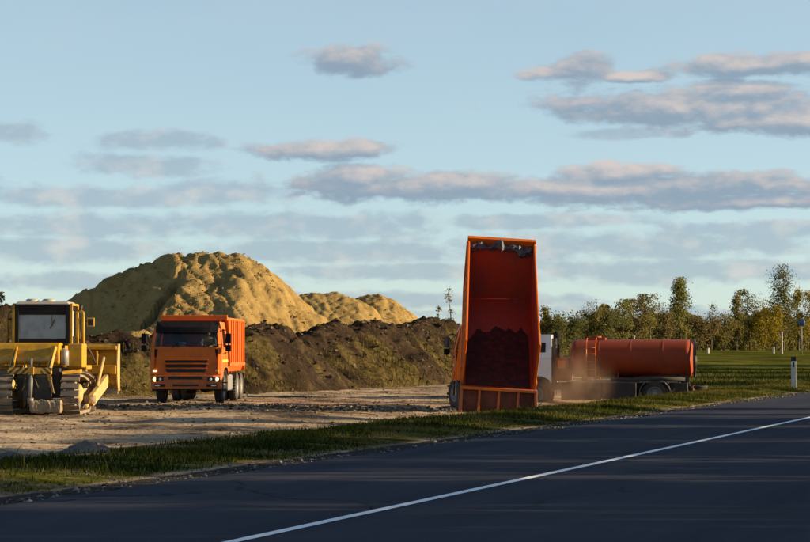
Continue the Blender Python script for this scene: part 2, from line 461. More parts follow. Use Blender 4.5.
# ------------------------------------------------------------------ mesh helpers
class MB:
    """collects shapes and links them as ONE mesh object"""
    def __init__(self, xf=None):
        self.v = []; self.f = []; self.sm = []; self.xf = xf

    def add(self, vs, fs, smooth=False):
        o = len(self.v)
        for p in vs:
            p = Vector(p)
            if self.xf is not None: p = self.xf @ p
            self.v.append(tuple(p))
        for f in fs:
            self.f.append([o + i for i in f]); self.sm.append(smooth)
        return self

    def box(self, x0, x1, y0, y1, z0, z1):
        vs = [(x, y, z) for z in (z0, z1) for y in (y0, y1) for x in (x0, x1)]
        return self.add(vs, [(0, 2, 3, 1), (4, 5, 7, 6), (0, 1, 5, 4), (2, 6, 7, 3), (0, 4, 6, 2), (1, 3, 7, 5)])

    def hexa(self, pts):
        """8 points, bottom 4 then top 4, both counter-clockwise from above"""
        return self.add(pts, [(3, 2, 1, 0), (4, 5, 6, 7), (0, 1, 5, 4), (1, 2, 6, 5), (2, 3, 7, 6), (3, 0, 4, 7)])

    def prism(self, poly, axis, a, c):
        """polygon extruded along an axis (0 x, 1 y, 2 z) from a to c"""
        n = len(poly)

        def mk(p, t):
            q = list(p); q.insert(axis, t); return q
        vs = [mk(p, a) for p in poly] + [mk(p, c) for p in poly]
        fs = [tuple(range(n))[::-1], tuple(range(n, 2 * n))] + [(i, (i + 1) % n, n + (i + 1) % n, n + i) for i in range(n)]
        return self.add(vs, fs)

    def tube(self, pts, r, seg=8, cap=True):
        pts = [Vector(p) for p in pts]
        rs = r if isinstance(r, (list, tuple)) else [r] * len(pts)
        vs = []; fs = []
        up = None
        for i, p in enumerate(pts):
            t = (pts[min(i + 1, len(pts) - 1)] - pts[max(i - 1, 0)])
            if t.length < 1e-9: t = Vector((0, 0, 1))
            t.normalize()
            if up is None:
                up = Vector((0, 0, 1)) if abs(t.z) < 0.9 else Vector((1, 0, 0))
            s = t.cross(up).normalized(); up2 = s.cross(t).normalized(); up = up2
            for k in range(seg):
                a = 2 * math.pi * k / seg
                vs.append(p + (s * math.cos(a) + up2 * math.sin(a)) * rs[i])
        for i in range(len(pts) - 1):
            for k in range(seg):
                fs.append((i * seg + k, i * seg + (k + 1) % seg, (i + 1) * seg + (k + 1) % seg, (i + 1) * seg + k))
        self.add(vs, fs, True)
        if cap:
            o = len(self.v) - len(vs)
            self.f.append([o + k for k in range(seg)][::-1]); self.sm.append(False)
            self.f.append([o + (len(pts) - 1) * seg + k for k in range(seg)]); self.sm.append(False)
        return self

    def bar(self, p, q, w, h):
        """rectangular bar from p to q"""
        p = Vector(p); q = Vector(q); t = (q - p).normalized()
        up = Vector((0, 0, 1)) if abs(t.z) < 0.95 else Vector((0, 1, 0))
        s = t.cross(up).normalized() * (w / 2); u = s.cross(t).normalized() * (h / 2)
        vs = [p - s - u, p + s - u, p + s + u, p - s + u, q - s - u, q + s - u, q + s + u, q - s + u]
        return self.add(vs, [(0, 1, 2, 3), (7, 6, 5, 4), (0, 4, 5, 1), (1, 5, 6, 2), (2, 6, 7, 3), (3, 7, 4, 0)])

    def lathe(self, prof, axis=0, c=(0, 0, 0), seg=28, smooth=True):
        """profile (along axis, radius) turned about the axis through c"""
        vs = []; fs = []
        for (a, r) in prof:
            for k in range(seg):
                t = 2 * math.pi * k / seg
                q = [math.cos(t) * r, math.sin(t) * r]
                q.insert(axis, a)
                vs.append((q[0] + c[0], q[1] + c[1], q[2] + c[2]))
        n = len(prof)
        for i in range(n - 1):
            for k in range(seg):
                fs.append((i * seg + k, i * seg + (k + 1) % seg, (i + 1) * seg + (k + 1) % seg, (i + 1) * seg + k))
        return self.add(vs, fs, smooth)

    def build(self, name, mat, parent=None, bevel=0.0, seg=2):
        me = bpy.data.meshes.new(name)
        me.from_pydata(self.v, [], self.f)
        me.polygons.foreach_set('use_smooth', self.sm)
        me.materials.append(MAT[mat])
        bm = bmesh.new(); bm.from_mesh(me)
        bmesh.ops.recalc_face_normals(bm, faces=bm.faces)
        bm.to_mesh(me); bm.free()
        me.update()
        o = bpy.data.objects.new(name, me)
        COL.objects.link(o)
        if parent is not None: o.parent = parent
        if bevel > 0:
            md = o.modifiers.new('bevel', 'BEVEL')
            md.width = bevel; md.segments = seg; md.limit_method = 'ANGLE'; md.angle_limit = R(40)
            md.harden_normals = False
        return o


def np_mesh(name, V, F, mat, smooth=True, attrs=None, parent=None):
    """a mesh straight from numpy arrays; F has 3 or 4 columns; attrs maps names to float or colour arrays per vertex"""
    V = np.ascontiguousarray(V, dtype=np.float32); F = np.ascontiguousarray(F, dtype=np.int32)
    me = bpy.data.meshes.new(name)
    me.vertices.add(len(V)); me.vertices.foreach_set('co', V.ravel())
    k = F.shape[1]
    me.loops.add(F.size); me.loops.foreach_set('vertex_index', F.ravel())
    me.polygons.add(len(F))
    me.polygons.foreach_set('loop_start', np.arange(0, F.size, k, dtype=np.int32))
    me.polygons.foreach_set('loop_total', np.full(len(F), k, dtype=np.int32))
    me.polygons.foreach_set('use_smooth', np.full(len(F), smooth, dtype=bool))
    for an, arr in (attrs or {}).items():
        if arr.ndim == 1:
            a = me.attributes.new(an, 'FLOAT', 'POINT'); a.data.foreach_set('value', arr.astype(np.float32))
        else:
            a = me.attributes.new(an, 'FLOAT_COLOR', 'POINT'); a.data.foreach_set('color', arr.astype(np.float32).ravel())
    me.materials.append(MAT[mat])
    me.update(calc_edges=True)
    o = bpy.data.objects.new(name, me)
    COL.objects.link(o)
    if parent is not None: o.parent = parent
    return o


def tag(o, label=None, cat=None, group=None, kind=None):
    if label: o['label'] = label
    if cat: o['category'] = cat
    if group: o['group'] = group
    if kind: o['kind'] = kind
    return o


def empty(name, loc, rz=0.0, label=None, cat=None, group=None):
    o = bpy.data.objects.new(name, None)
    COL.objects.link(o)
    o.location = loc; o.rotation_euler = (0, 0, rz)
    o.empty_display_size = 0.3
    return tag(o, label, cat, group)


def grid_faces(nx, ny):
    i = np.arange(nx - 1)[None, :]; j = np.arange(ny - 1)[:, None]
    a = (j * nx + i).ravel()
    return np.stack([a, a + 1, a + nx + 1, a + nx], 1)


# ------------------------------------------------------------------ lie of the land
TH = math.atan(717 / 2000)           # bearing of the road
SN, CS = math.sin(TH), math.cos(TH)
D_LINE, D_EDGE, D_NEAR = 7.46, 11.68, -2.2


def road_d(x, y):
    return y * SN - x * CS


def ground_z(x, y):
    x = np.asarray(x, float); y = np.asarray(y, float)
    d = road_d(x, y)
    # level of the yard and field beyond the verge
    yard = -0.20 + 0 * x
    yard = yard - 0.14 * sstep(x, -6, 3) * sstep(y, 90, 60)
    yard = yard - 0.27 * sstep(x, 3, 9)
    right = sstep(x, 6 + (y - 80) * 0.02, 14 + (y - 80) * 0.05)
    yard = yard + right * (2.15 * sstep(y, 118, 236) - 0.25 * sstep(y, 90, 118) * (1 - sstep(y, 118, 150)))
    yard = yard + 0.25 * sstep(y, 84, 100) * (1 - right) * sstep(x, -2, -12)
    # verge: a low grassed bank beside the asphalt
    verge = -0.05 + 0.11 * sstep(d, 12.4, 14.5)
    t = sstep(d, 15.0, 19.0)
    z = verge * (1 - t) + yard * t
    on = sstep(d, 11.9, 11.5)
    z = z * (1 - on) - 0.09 * on
    near = sstep(d, D_NEAR, D_NEAR - 3)
    z = z - near * 0.25
    # roughness
    rough = sstep(d, 12.0, 13.5)
    near_y = sstep(y, 260, 120)
    z = z + rough * (0.10 * fbm(x * 0.25, y * 0.35, 4, 3) + 0.08 * fbm(x * 1.1, y * 1.4, 4, 7) * near_y)
    # ruts left by the machines, running roughly across the view
    yardm = sstep(d, 17.5, 19.5) * sstep(y, 120, 90) * sstep(x, 12, 4)
    wob = y + 1.2 * fbm(x * 0.08, y * 0.05, 3, 11) * 4 + 0.12 * x
    z = z + yardm * (0.045 * np.sin(wob * 2.3) * fbm(x * 0.2 + 5, y * 0.3, 2, 13) * 4 + 0.17 * fbm(x * 0.5, y * 2.2, 4, 17))
    # churned mud in front of the loaded lorry
    ch = np.exp(-(((x + 6.0) / 7.0) ** 2 + ((y - 65.5) / 2.6) ** 2))
    z = z + ch * yardm * (0.22 * fbm(x * 2.2, y * 2.2, 4, 23) + 0.03)
    far = sstep(y, 240, 900)
    z = z + far * 0.0
    return z


def gz(x, y):
    return float(ground_z(np.array([x]), np.array([y]))[0])


def spread(lo, hi, step, far_lo, far_hi, grow=1.12):
    c = list(np.arange(lo, hi, step))
    s = step; a = lo; left = []
    while a > far_lo:
        s *= grow; a -= s; left.append(a)
    s = step; a = c[-1]
    while a < far_hi:
        s *= grow; a += s; c.append(a)
    return np.array(left[::-1] + c)


def build_ground():
    xs = spread(-24, 26, 0.17, -3500, 3500, 1.10)
    ys = spread(24, 100, 0.17, -400, 6500, 1.06)
    X, Y = np.meshgrid(xs, ys)
    x = X.ravel(); y = Y.ravel()
    z = ground_z(x, y)
    d = road_d(x, y)
    zone = np.zeros((len(x), 4)); zone[:, 3] = 1
    n = fbm(x * 0.5, y * 0.6, 4, 31)
    # meadow: the verge, the right-hand field and everything far off
    verge = sstep(d, 12.3, 13.0) * (1 - sstep(d + 3.0 * n - 1.2 * sstep(x, -6, 3), 15.2, 16.6))
    field = sstep(d, 13, 15) * sstep(x, 8 + (y - 70) * 0.055, 13 + (y - 70) * 0.07)
    farg = sstep(y, 165, 210)
    nearside = sstep(d, D_NEAR - 0.4, D_NEAR - 1.2)
    leftg = sstep(x, -30, -45)
    g = np.maximum.reduce([verge * 0.60, field, farg, nearside, leftg])
    zone[:, 1] = np.clip(g, 0, 1)
    zone[:, 2] = sstep(d, 12.9, 12.2) * (1 - nearside)
    o = np_mesh('ground', np.stack([x, y, z], 1), grid_faces(len(xs), len(ys)), 'ground', True, {'zone': zone})
    tag(o, 'churned brown dirt yard running into green meadow', None, None, 'structure')


build_ground()


def along_road(s, d):
    """point at distance s along the road and d to its left"""
    return (s * SN - d * CS, s * CS + d * SN)


def build_road():
    # local frame: x across (from the near edge), y along
    n = 420
    ss = np.concatenate([np.linspace(-60, 140, 340), np.linspace(141, 1500, 80)])
    dd = np.array([D_NEAR, 0.5, 3.5, D_LINE, 10.2, 11.2, D_EDGE])
    V = []; rnd = np.random.RandomState(4)
    for s in ss:
        for j, d in enumerate(dd):
            q = d
            if j == len(dd) - 1:
                q = d + 0.30 * float(fbm(np.array([s * 0.5]), np.array([2.0]), 4, 41)[0]) * 1.6
            V.append((-q, s, 0.0 if j not in (0, len(dd) - 1) else -0.012))
    V = np.array(V)
    F = grid_faces(len(dd), len(ss))[:, ::-1]
    o = np_mesh('road', V, F, 'asphalt', True)
    o.rotation_euler = (0, 0, -TH)
    tag(o, 'dark grey asphalt road along the lower edge of the picture', None, None, 'structure')
    # skirt of the asphalt edge
    ln = MB()
    ss2 = np.concatenate([np.linspace(-40, 120, 200), np.linspace(122, 1400, 60)])
    vs = []; fs = []
    for i, s in enumerate(ss2):
        w = 0.066
        vs += [(-(D_LINE - w), s, 0.004), (-(D_LINE + w), s, 0.004)]
        if i: fs.append((2 * i - 2, 2 * i, 2 * i + 1, 2 * i - 1))
    ln.add(vs, fs)
    l = ln.build('painted_line', 'road_paint', o)
    tag(l, 'solid white painted line on the asphalt')


build_road()


# ------------------------------------------------------------------ heaps and banks
def interp(tab, x):
    xs = [t[0] for t in tab]; ys = [t[1] for t in tab]
    return np.interp(x, xs, ys)


SAND = []


def build_sand_pile(name, label, Yc, sil, x0, x1, ydep0, ydep1, back, seed, front_slope=0.72, res=0.16, nose=None, amp=1.0):
    """a heap whose ridge follows a line of heights (x, z) across the view; front and back run down at the angle of repose"""
    xs = np.arange(x0, x1, res); ys = np.arange(Yc + ydep0, Yc + ydep1, res * 1.15)
    X, Y = np.meshgrid(xs, ys)
    warp = fbm(X * 0.22, Y * 0.22, 3, seed) * 3.0
    ridge_y = Yc + 1.8 * fbm(X * 0.15, X * 0, 2, seed + 5)
    dy = Y - ridge_y
    XX = X + 0.35 * warp
    if nose is not None:
        t = np.maximum(0, -dy)
        xc = nose[0] - nose[1] * t
        off = XX - xc
        XX = np.where(off < 0, xc + off * (1 + nose[2] * t), XX)
        XX = np.where((XX > xc - 4) & (off < 0), XX - nose[3] * t * np.clip(-off / 2, 0, 1), XX)
    zr = interp(sil, XX)
    # the ridge rounds off towards the viewer
    dist = np.where(dy < 0, -dy * front_slope, dy * back)
    Z = zr - np.sqrt(dist ** 2 + 0.25) + 0.5
    # lobes: separate lorry loads tipped against each other
    Z = Z + 0.9 * amp * fbm(X * 0.28, Y * 0.28, 3, seed + 9) + 0.55 * amp * fbm(X * 0.8, Y * 0.8, 4, seed + 2)
    # gullies down the slope
    Z = Z + 0.32 * np.abs(fbm(X * 1.3, Y * 0.35, 3, seed + 20)) - 0.05
    Z = Z - 0.55 * amp * np.maximum(0, 0.10 - np.abs(fbm(X * 0.75 + 0.35 * Y, Y * 0.30, 3, seed + 60))) / 0.10 * 0.5
    Z = Z + 0.40 * fbm(X * 1.9, Y * 1.9, 4, seed + 30, 0.66) + 0.30 * np.maximum(0, fbm(X * 1.0, Y * 1.0, 3, seed + 40))
    Z = np.maximum(Z, -1.2)
    o = np_mesh(name, np.stack([X.ravel(), Y.ravel(), Z.ravel()], 1), grid_faces(len(xs), len(ys)), 'sand', True)
    SAND.append(np.stack([X.ravel(), Y.ravel(), Z.ravel()], 1))
    tag(o, label, 'sand pile', 'sand piles behind the soil bank')
    return o


def xz(px, py, Y):
    """real position of something seen at bearing px and height py, Y metres away"""
    return ((px - 405) / 2000 * Y, CAM_H + (350 - py) / 2000 * Y)


def sil(lst, Y):
    return [xz(px, py, Y) for px, py in lst]


def build_heaps():
    Y1 = 150.0
    s1 = sil([(10, 362), (40, 318), (75, 295), (94, 285), (109, 274), (124, 265), (144, 259), (159, 253), (178, 252), (198, 252), (223, 253), (246, 254), (262, 264), (277, 277), (297, 292), (327, 314), (345, 330), (372, 356), (395, 375)], Y1)
    build_sand_pile('sand_pile', 'largest yellow sand pile, its left flank in shadow, behind the orange lorry', Y1, s1, -31, 0.5, -16, 14, 0.6, 50, 0.50, nose=(-12.6, 0.42, 0.13, 0.35))
    Y2 = 200.0
    s2 = sil([(250, 330), (285, 303), (302, 295), (315, 293), (330, 293), (345, 296), (358, 299), (374, 307), (395, 330), (412, 350)], Y2)
    build_sand_pile('sand_pile', 'low sand pile just right of the largest one, left of the smallest', Y2, s2, -16, 1.5, -11, 9, 0.6, 71, 0.5, 0.17, amp=0.45)
    Y3 = 205.0
    s3 = sil([(322, 330), (344, 303), (356, 298), (367, 295), (381, 293), (396, 300), (411, 312), (423, 321), (437, 336), (452, 352)], Y3)
    build_sand_pile('sand_pile', 'small two-humped sand pile at the right end of the row of piles', Y3, s3, -10, 6.5, -10, 9, 0.6, 93, 0.5, 0.17, amp=0.5)
    # long strip of lighter sand lying low behind the lorries
    s4 = sil([(60, 356), (85, 338), (105, 333), (150, 332), (180, 338), (210, 352)], 112.0)
    o = build_sand_pile('sand_ridge', 'low pale sand ridge seen between the bulldozer and the orange lorry', 112.0, s4, -20.5, -10.5, -5, 5, 0.5, 120, 0.45, 0.2)
    o['category'] = 'sand ridge'; del o['group']


build_heaps()

BERM = [  # bearing px, distance, height px of the crest, half width in m
    (-70, 80, 296, 5.0), (-20, 81, 303, 4.6), (20, 82, 305, 4.2), (50, 83, 322, 4.0), (80, 84, 336, 3.6), (120, 85, 337, 3.5), (150, 86, 340, 3.5), (185, 88, 336, 3.8),
    (225, 91, 326, 4.2), (248, 93, 324, 4.4), (272, 96, 331, 4.4), (292, 99, 342, 4.2), (317, 103, 329, 4.6), (336, 107, 324, 4.8),
    (366, 113, 326, 4.8), (381, 117, 324, 4.8), (401, 122, 331, 4.6), (425, 129, 319, 4.8), (445, 135, 324, 4.6), (468, 144, 331, 4.2), (500, 156, 338, 4.0), (540, 172, 347, 3.0)]


def berm_path(n):
    px = np.array([b[0] for b in BERM], float); Yd = np.array([b[1] for b in BERM], float)
    py = np.array([b[2] for b in BERM], float); hw = np.array([b[3] for b in BERM], float)
    X = (px - 405) / 2000 * Yd; Z = CAM_H + (350 - py) / 2000 * Yd
    s = np.concatenate([[0], np.cumsum(np.hypot(np.diff(X), np.diff(Yd)))])
    t = np.linspace(0, s[-1], n)
    f = lambda a: np.interp(t, s, a)
    return t, f(X), f(Yd), f(Z), f(hw)


def build_berm():
    n = 520; m = 74
    t, X, Y, Z, HW = berm_path(n)
    ker = np.hanning(9); ker /= ker.sum()
    Zs = np.convolve(np.pad(Z, 4, 'edge'), ker, 'valid')
    tx = np.gradient(X); ty = np.gradient(Y); L = np.hypot(tx, ty)
    nx, ny = ty / L, -tx / L          # towards the viewer
    q = np.linspace(-1.15, 1.15, m)
    T, Q = np.meshgrid(t, q)
    HWg = np.tile(HW, (m, 1))
    Qw = Q + 0.18 * fbm(T * 0.25, Q * 2, 3, 201)
    prof = np.clip(1 - np.abs(Qw) ** 1.35, -0.2, 1)
    gx = X[None, :] + nx[None, :] * Q * HWg; gy = Y[None, :] + ny[None, :] * Q * HWg
    base = ground_z(gx.ravel(), gy.ravel()).reshape(gx.shape) - 0.12
    H = Zs[None, :] - base
    lump = 1.0 * fbm(gx * 0.55, gy * 0.55, 4, 210) + 0.75 * fbm(gx * 1.6, gy * 1.6, 3, 220) + 0.30 * np.abs(fbm(gx * 3.2, gy * 3.2, 2, 230))
    z = base + np.maximum(prof, 0) * H + lump * sstep(prof, 0.0, 0.35)
    z = np.where(prof <= 0.0, base - 0.25, z)
    zone = np.zeros((n * m, 4)); zone[:, 3] = 1
    w = sstep(Qw, 0.08, 0.5) * 0.70 + 0.03
    w = w * (0.62 + 2.0 * fbm(T * 0.16, Q * 1.2, 3, 240)) 
    zone[:, 1] = np.clip(w.ravel(), 0, 1)
    o = np_mesh('soil_bank', np.stack([gx.ravel(), gy.ravel(), z.ravel()], 1), grid_faces(n, m), 'soil', True, {'zone': zone})
    tag(o, 'long dark soil bank overgrown with weeds in front of the sand piles', 'soil bank')
    return gx, gy, z, Qw, w


BG = build_berm()


def blades(name, P, h, w, tint, mat, lean=0.45, seed=1, parent=None):
    """grass blades: one bent leaf of two triangles at each point"""
    rs = np.random.RandomState(seed)
    n = len(P)
    a = rs.rand(n) * 2 * np.pi
    dx, dy = np.cos(a), np.sin(a)
    la = rs.rand(n) * 2 * np.pi
    lx, ly = np.cos(la) * lean * rs.rand(n), np.sin(la) * lean * rs.rand(n)
    side = np.stack([dx * w / 2, dy * w / 2, np.zeros(n)], 1)
    mid = P + np.stack([lx * h * 0.4, ly * h * 0.4, h * 0.6], 1)
    top = P + np.stack([lx * h * 1.1, ly * h * 1.1, h], 1)
    V = np.empty((n, 5, 3))
    V[:, 0] = P - side; V[:, 1] = P + side; V[:, 2] = mid + side * 0.7; V[:, 3] = mid - side * 0.7; V[:, 4] = top
    b0 = np.arange(n)[:, None] * 5
    F = np.concatenate([b0 + np.array([[0, 1, 2]]), b0 + np.array([[0, 2, 3]]), b0 + np.array([[3, 2, 4]])])
    return np_mesh(name, V.reshape(-1, 3), F, mat, False, {'tint': np.repeat(np.clip(tint, 0, 1), 5)}, parent)


def pebbles(name, P, r, tint, mat, seed=2, flat=0.7):
    """small broken lumps, one jittered octahedron each"""
    rs = np.random.RandomState(seed)
    n = len(P)
    base = np.array([[1, 0, 0], [0, 1, 0], [-1, 0, 0], [0, -1, 0], [0, 0, 1], [0, 0, -1]], float)
    V = base[None] * (r[:, None, None]) * (0.6 + 0.8 * rs.rand(n, 6, 1)) + rs.randn(n, 6, 3) * r[:, None, None] * 0.15
    a = rs.rand(n) * 6.28
    c, s = np.cos(a)[:, None], np.sin(a)[:, None]
    x = V[:, :, 0] * c - V[:, :, 1] * s; y = V[:, :, 0] * s + V[:, :, 1] * c
    V = np.stack([x, y, V[:, :, 2] * flat], 2) + P[:, None, :]
    tri = np.array([[0, 1, 4], [1, 2, 4], [2, 3, 4], [3, 0, 4], [1, 0, 5], [2, 1, 5], [3, 2, 5], [0, 3, 5]])
    F = (np.arange(n)[:, None, None] * 6 + tri[None]).reshape(-1, 3)
    return np_mesh(name, V.reshape(-1, 3), F, mat, False, {'tint': np.repeat(tint, 6)})


def build_ground_cover():
    rs = np.random.RandomState(11)
    # verge grass
    n = 260000
    s = 18 + (rs.rand(n) ** 1.0) * 110
    d = 12.15 + rs.rand(n) * 5.6
    x, y = s * SN - d * CS, s * CS + d * SN
    edge = 15.7 + 1.2 * sstep(x, -6, 3) - 3.2 * fbm(x * 0.5, y * 0.6, 4, 31)
    clump = fbm(x * 0.9, y * 1.1, 3, 300)
    keep = (d + 0.35 * rs.randn(n) < edge) & (d > 12.5 + 1.3 * fbm(x * 0.7, y * 0.7, 3, 310) + 0.25 * rs.rand(n)) & (clump + 0.34 > 0.5 * rs.rand(n))
    keep &= (np.abs(x) < 0.24 * y + 3)
    x, y, d, clump = x[keep], y[keep], d[keep], clump[keep]
    n = len(x)
    P = np.stack([x, y, ground_z(x, y) - 0.01], 1)
    h = (0.035 + 0.065 * rs.rand(n) ** 1.6) * (0.8 + 1.1 * (clump + 0.3)) * (0.55 + 0.6 * sstep(d, 12.4, 14.0))
    tall = rs.rand(n) < 0.006
    h = np.where(tall, h * 2.1, h)
    tint = 0.40 + 1.5 * fbm(x * 0.3, y * 0.3, 3, 320) + 0.26 * rs.randn(n) + 0.12 * sstep(d, 15, 17)
    dead = sstep(fbm(x * 0.55 + 40, y * 0.5, 3, 325), 0.10, 0.22)
    tint = np.where(tall, 0.9, tint + 0.5 * dead)
    h = h * (1 - 0.35 * dead)
    tag(blades('verge_grass', P, h, 0.012 + 0.012 * rs.rand(n), tint, 'grass_blade', 0.8, 5), 'strip of green grass between the asphalt and the dirt yard', None, None, 'stuff')
    # meadow grass on the right
    n = 70000
    y = 70 + 90 * rs.rand(n) ** 1.4
    x = 7 + rs.rand(n) * (0.24 * y - 2)
    d = road_d(x, y)
    keep = (d > 17.0) & (x > 9 + (y - 70) * 0.06 + 2.5 * fbm(x * 0.3, y * 0.3, 3, 330))
    x, y = x[keep], y[keep]; n = len(x)
    P = np.stack([x, y, ground_z(x, y) - 0.02], 1)
    tint = 0.50 + 1.0 * fbm(x * 0.22, y * 0.16, 3, 340) + 0.18 * rs.randn(n)
    tint = tint + 0.15
    tag(blades('meadow_grass', P, (0.06 + 0.15 * rs.rand(n) ** 2) * (1 + 2.6 * np.maximum(0, fbm(x * 0.35, y * 0.3, 3, 345))) * np.where(rs.rand(n) < 0.01, 2.2, 1.0), 0.03 + 0.03 * rs.rand(n), tint, 'grass_blade', 0.5, 6), 'rough green meadow grass behind the white roadside post', None, None, 'stuff')
    # gravel along the edge of the asphalt
    n = 3000
    s = 18 + rs.rand(n) * 75
    d = D_EDGE + 0.05 + np.abs(rs.randn(n)) * (0.30 + 0.9 * np.maximum(0, 0.2 + fbm(s * 0.12, s * 0, 3, 615)))
    x, y = s * SN - d * CS, s * CS + d * SN
    r = 0.012 + 0.030 * rs.rand(n) ** 3
    big = rs.rand(n) < 0.0015
    r = np.where(big, r * 2.4 + 0.02, r)
    P = np.stack([x, y, ground_z(x, y) + r * 0.3], 1)
    tag(pebbles('gravel', P, r, 0.55 * rs.rand(n) ** 2.6, 'gravel', 7), 'loose gravel along the edge of the asphalt', None, None, 'stuff')
    # clods of earth on the yard
    n = 9000
    x = -22 + 34 * rs.rand(n); y = 34 + 66 * rs.rand(n) ** 0.9
    k = 3200
    x[:k] = -6.0 + 6.5 * rs.randn(k) * 0.7; y[:k] = 66.0 + 1.7 * rs.randn(k)
    d = road_d(x, y)
    keep = (d > 17.6) & (x < 5 + (y - 60) * 0.05)
    x, y = x[keep], y[keep]; n = len(x)
    churn = np.exp(-(((x + 6.0) / 8.0) ** 2 + ((y - 66) / 3.0) ** 2))
    r = 0.018 + (0.045 + 0.05 * churn) * rs.rand(n) ** 2.2
    P = np.stack([x, y, ground_z(x, y) + r * 0.2], 1)
    tag(pebbles('earth_clods', P, r, np.clip(0.55 + 0.3 * rs.randn(n) - 0.35 * churn * rs.rand(n), 0, 1), 'clod', 8), 'loose lumps of earth scattered over the dirt yard', None, None, 'stuff')
    # clods and weeds on the bank
    gx, gy, z, Qw, w = BG
    m, nn = gx.shape
    k = 9000
    ii = rs.randint(0, m, k); jj = rs.randint(0, nn, k)
    keep = (np.abs(Qw[ii, jj]) < 0.95)
    ii, jj = ii[keep], jj[keep]; k = len(ii)
    r = 0.03 + 0.13 * rs.rand(k) ** 3
    P = np.stack([gx[ii, jj] + 0.1 * rs.randn(k), gy[ii, jj] + 0.1 * rs.randn(k), z[ii, jj] + r * 0.2], 1)
    tag(pebbles('soil_clods', P, r, np.clip(0.15 + 0.2 * rs.randn(k), 0, 1), 'clod', 9), 'dark lumps of soil lying on the bank', None, None, 'stuff')
    k = 60000
    ii = rs.randint(0, m, k); jj = rs.randint(0, nn, k)
    dens = np.clip(w[ii, jj], 0, 1) * 1.1 + fbm(gx[ii, jj] * 0.6, gy[ii, jj] * 0.6, 3, 350) * 0.9
    keep = (Qw[ii, jj] > -0.25) & (Qw[ii, jj] < 1.05) & (dens > 0.26 + 0.55 * rs.rand(k))
    ii, jj = ii[keep], jj[keep]; k = len(ii)
    P = np.stack([gx[ii, jj] + 0.12 * rs.randn(k), gy[ii, jj] + 0.12 * rs.randn(k), z[ii, jj] - 0.04], 1)
    tint = 0.4 + 0.8 * fbm(P[:, 0] * 0.4, P[:, 1] * 0.4, 3, 360) + 0.22 * rs.randn(k)
    tag(blades('bank_weeds', P, 0.12 + 0.40 * rs.rand(k) ** 2.2, 0.02 + 0.025 * rs.rand(k), tint, 'dry_weed', 0.6, 10), 'dry yellowing weeds growing on the soil bank', None, None, 'stuff')
    # caked lumps lying on the sand piles
    for (V, k, nm, lab, sd) in ((SAND[0], 7000, 'sand_lumps', 'caked lumps on the largest sand pile', 21), (SAND[1], 1500, 'sand_lumps', 'caked lumps on the low sand pile', 22), (SAND[2], 1500, 'sand_lumps', 'caked lumps on the small sand pile', 23)):
        V = V[V[:, 2] > 1.5]
        m0 = fbm(V[:, 0] * 0.5, V[:, 1] * 0.5, 3, 640 + sd) + 0.12
        pr = np.clip(m0, 0.02, 1); pr /= pr.sum()
        P = V[rs.choice(len(V), k, p=pr)] + rs.randn(k, 3) * 0.06
        r = 0.02 + 0.09 * rs.rand(k) ** 3.5
        tag(pebbles(nm, P, r, np.clip(0.5 + 0.25 * rs.randn(k), 0, 1), 'sand_lump', sd), lab, None, None, 'stuff')
    # two small heaps of grey gravel by the verge
    for (px, Y, rx, h, lab) in ((8, 32.5, 0.55, 0.19, 'small grey gravel heap at the left edge of the photo beside the verge'),
                                (85, 33.2, 0.60, 0.20, 'small grey gravel heap by the verge below the bulldozer tracks')):
        x0 = (px - 405) / 2000 * Y
        u = np.linspace(-1.3, 1.3, 46)
        U, W = np.meshgrid(u, u)
        rr = np.sqrt(U ** 2 + W ** 2)
        X = x0 + U * rx; YY = Y + W * rx * 0.8
        zz = np.maximum(h * (1 - rr * 0.95) + 0.14 * h * fbm(U * 6, W * 6, 3, px + 400) * 2.2, -0.03)
        Z = ground_z(X.ravel(), YY.ravel()) + zz.ravel() - 0.01
        o = np_mesh('gravel_heap', np.stack([X.ravel(), YY.ravel(), Z], 1), grid_faces(46, 46), 'heap_grey', True)
        tag(o, lab, 'gravel heap', 'gravel heaps by the verge')


build_ground_cover()

# ------------------------------------------------------------------ lorries
def quadpanel(mb, a, b_, c, d):
    mb.add([a, b_, c, d], [(0, 1, 2, 3)])


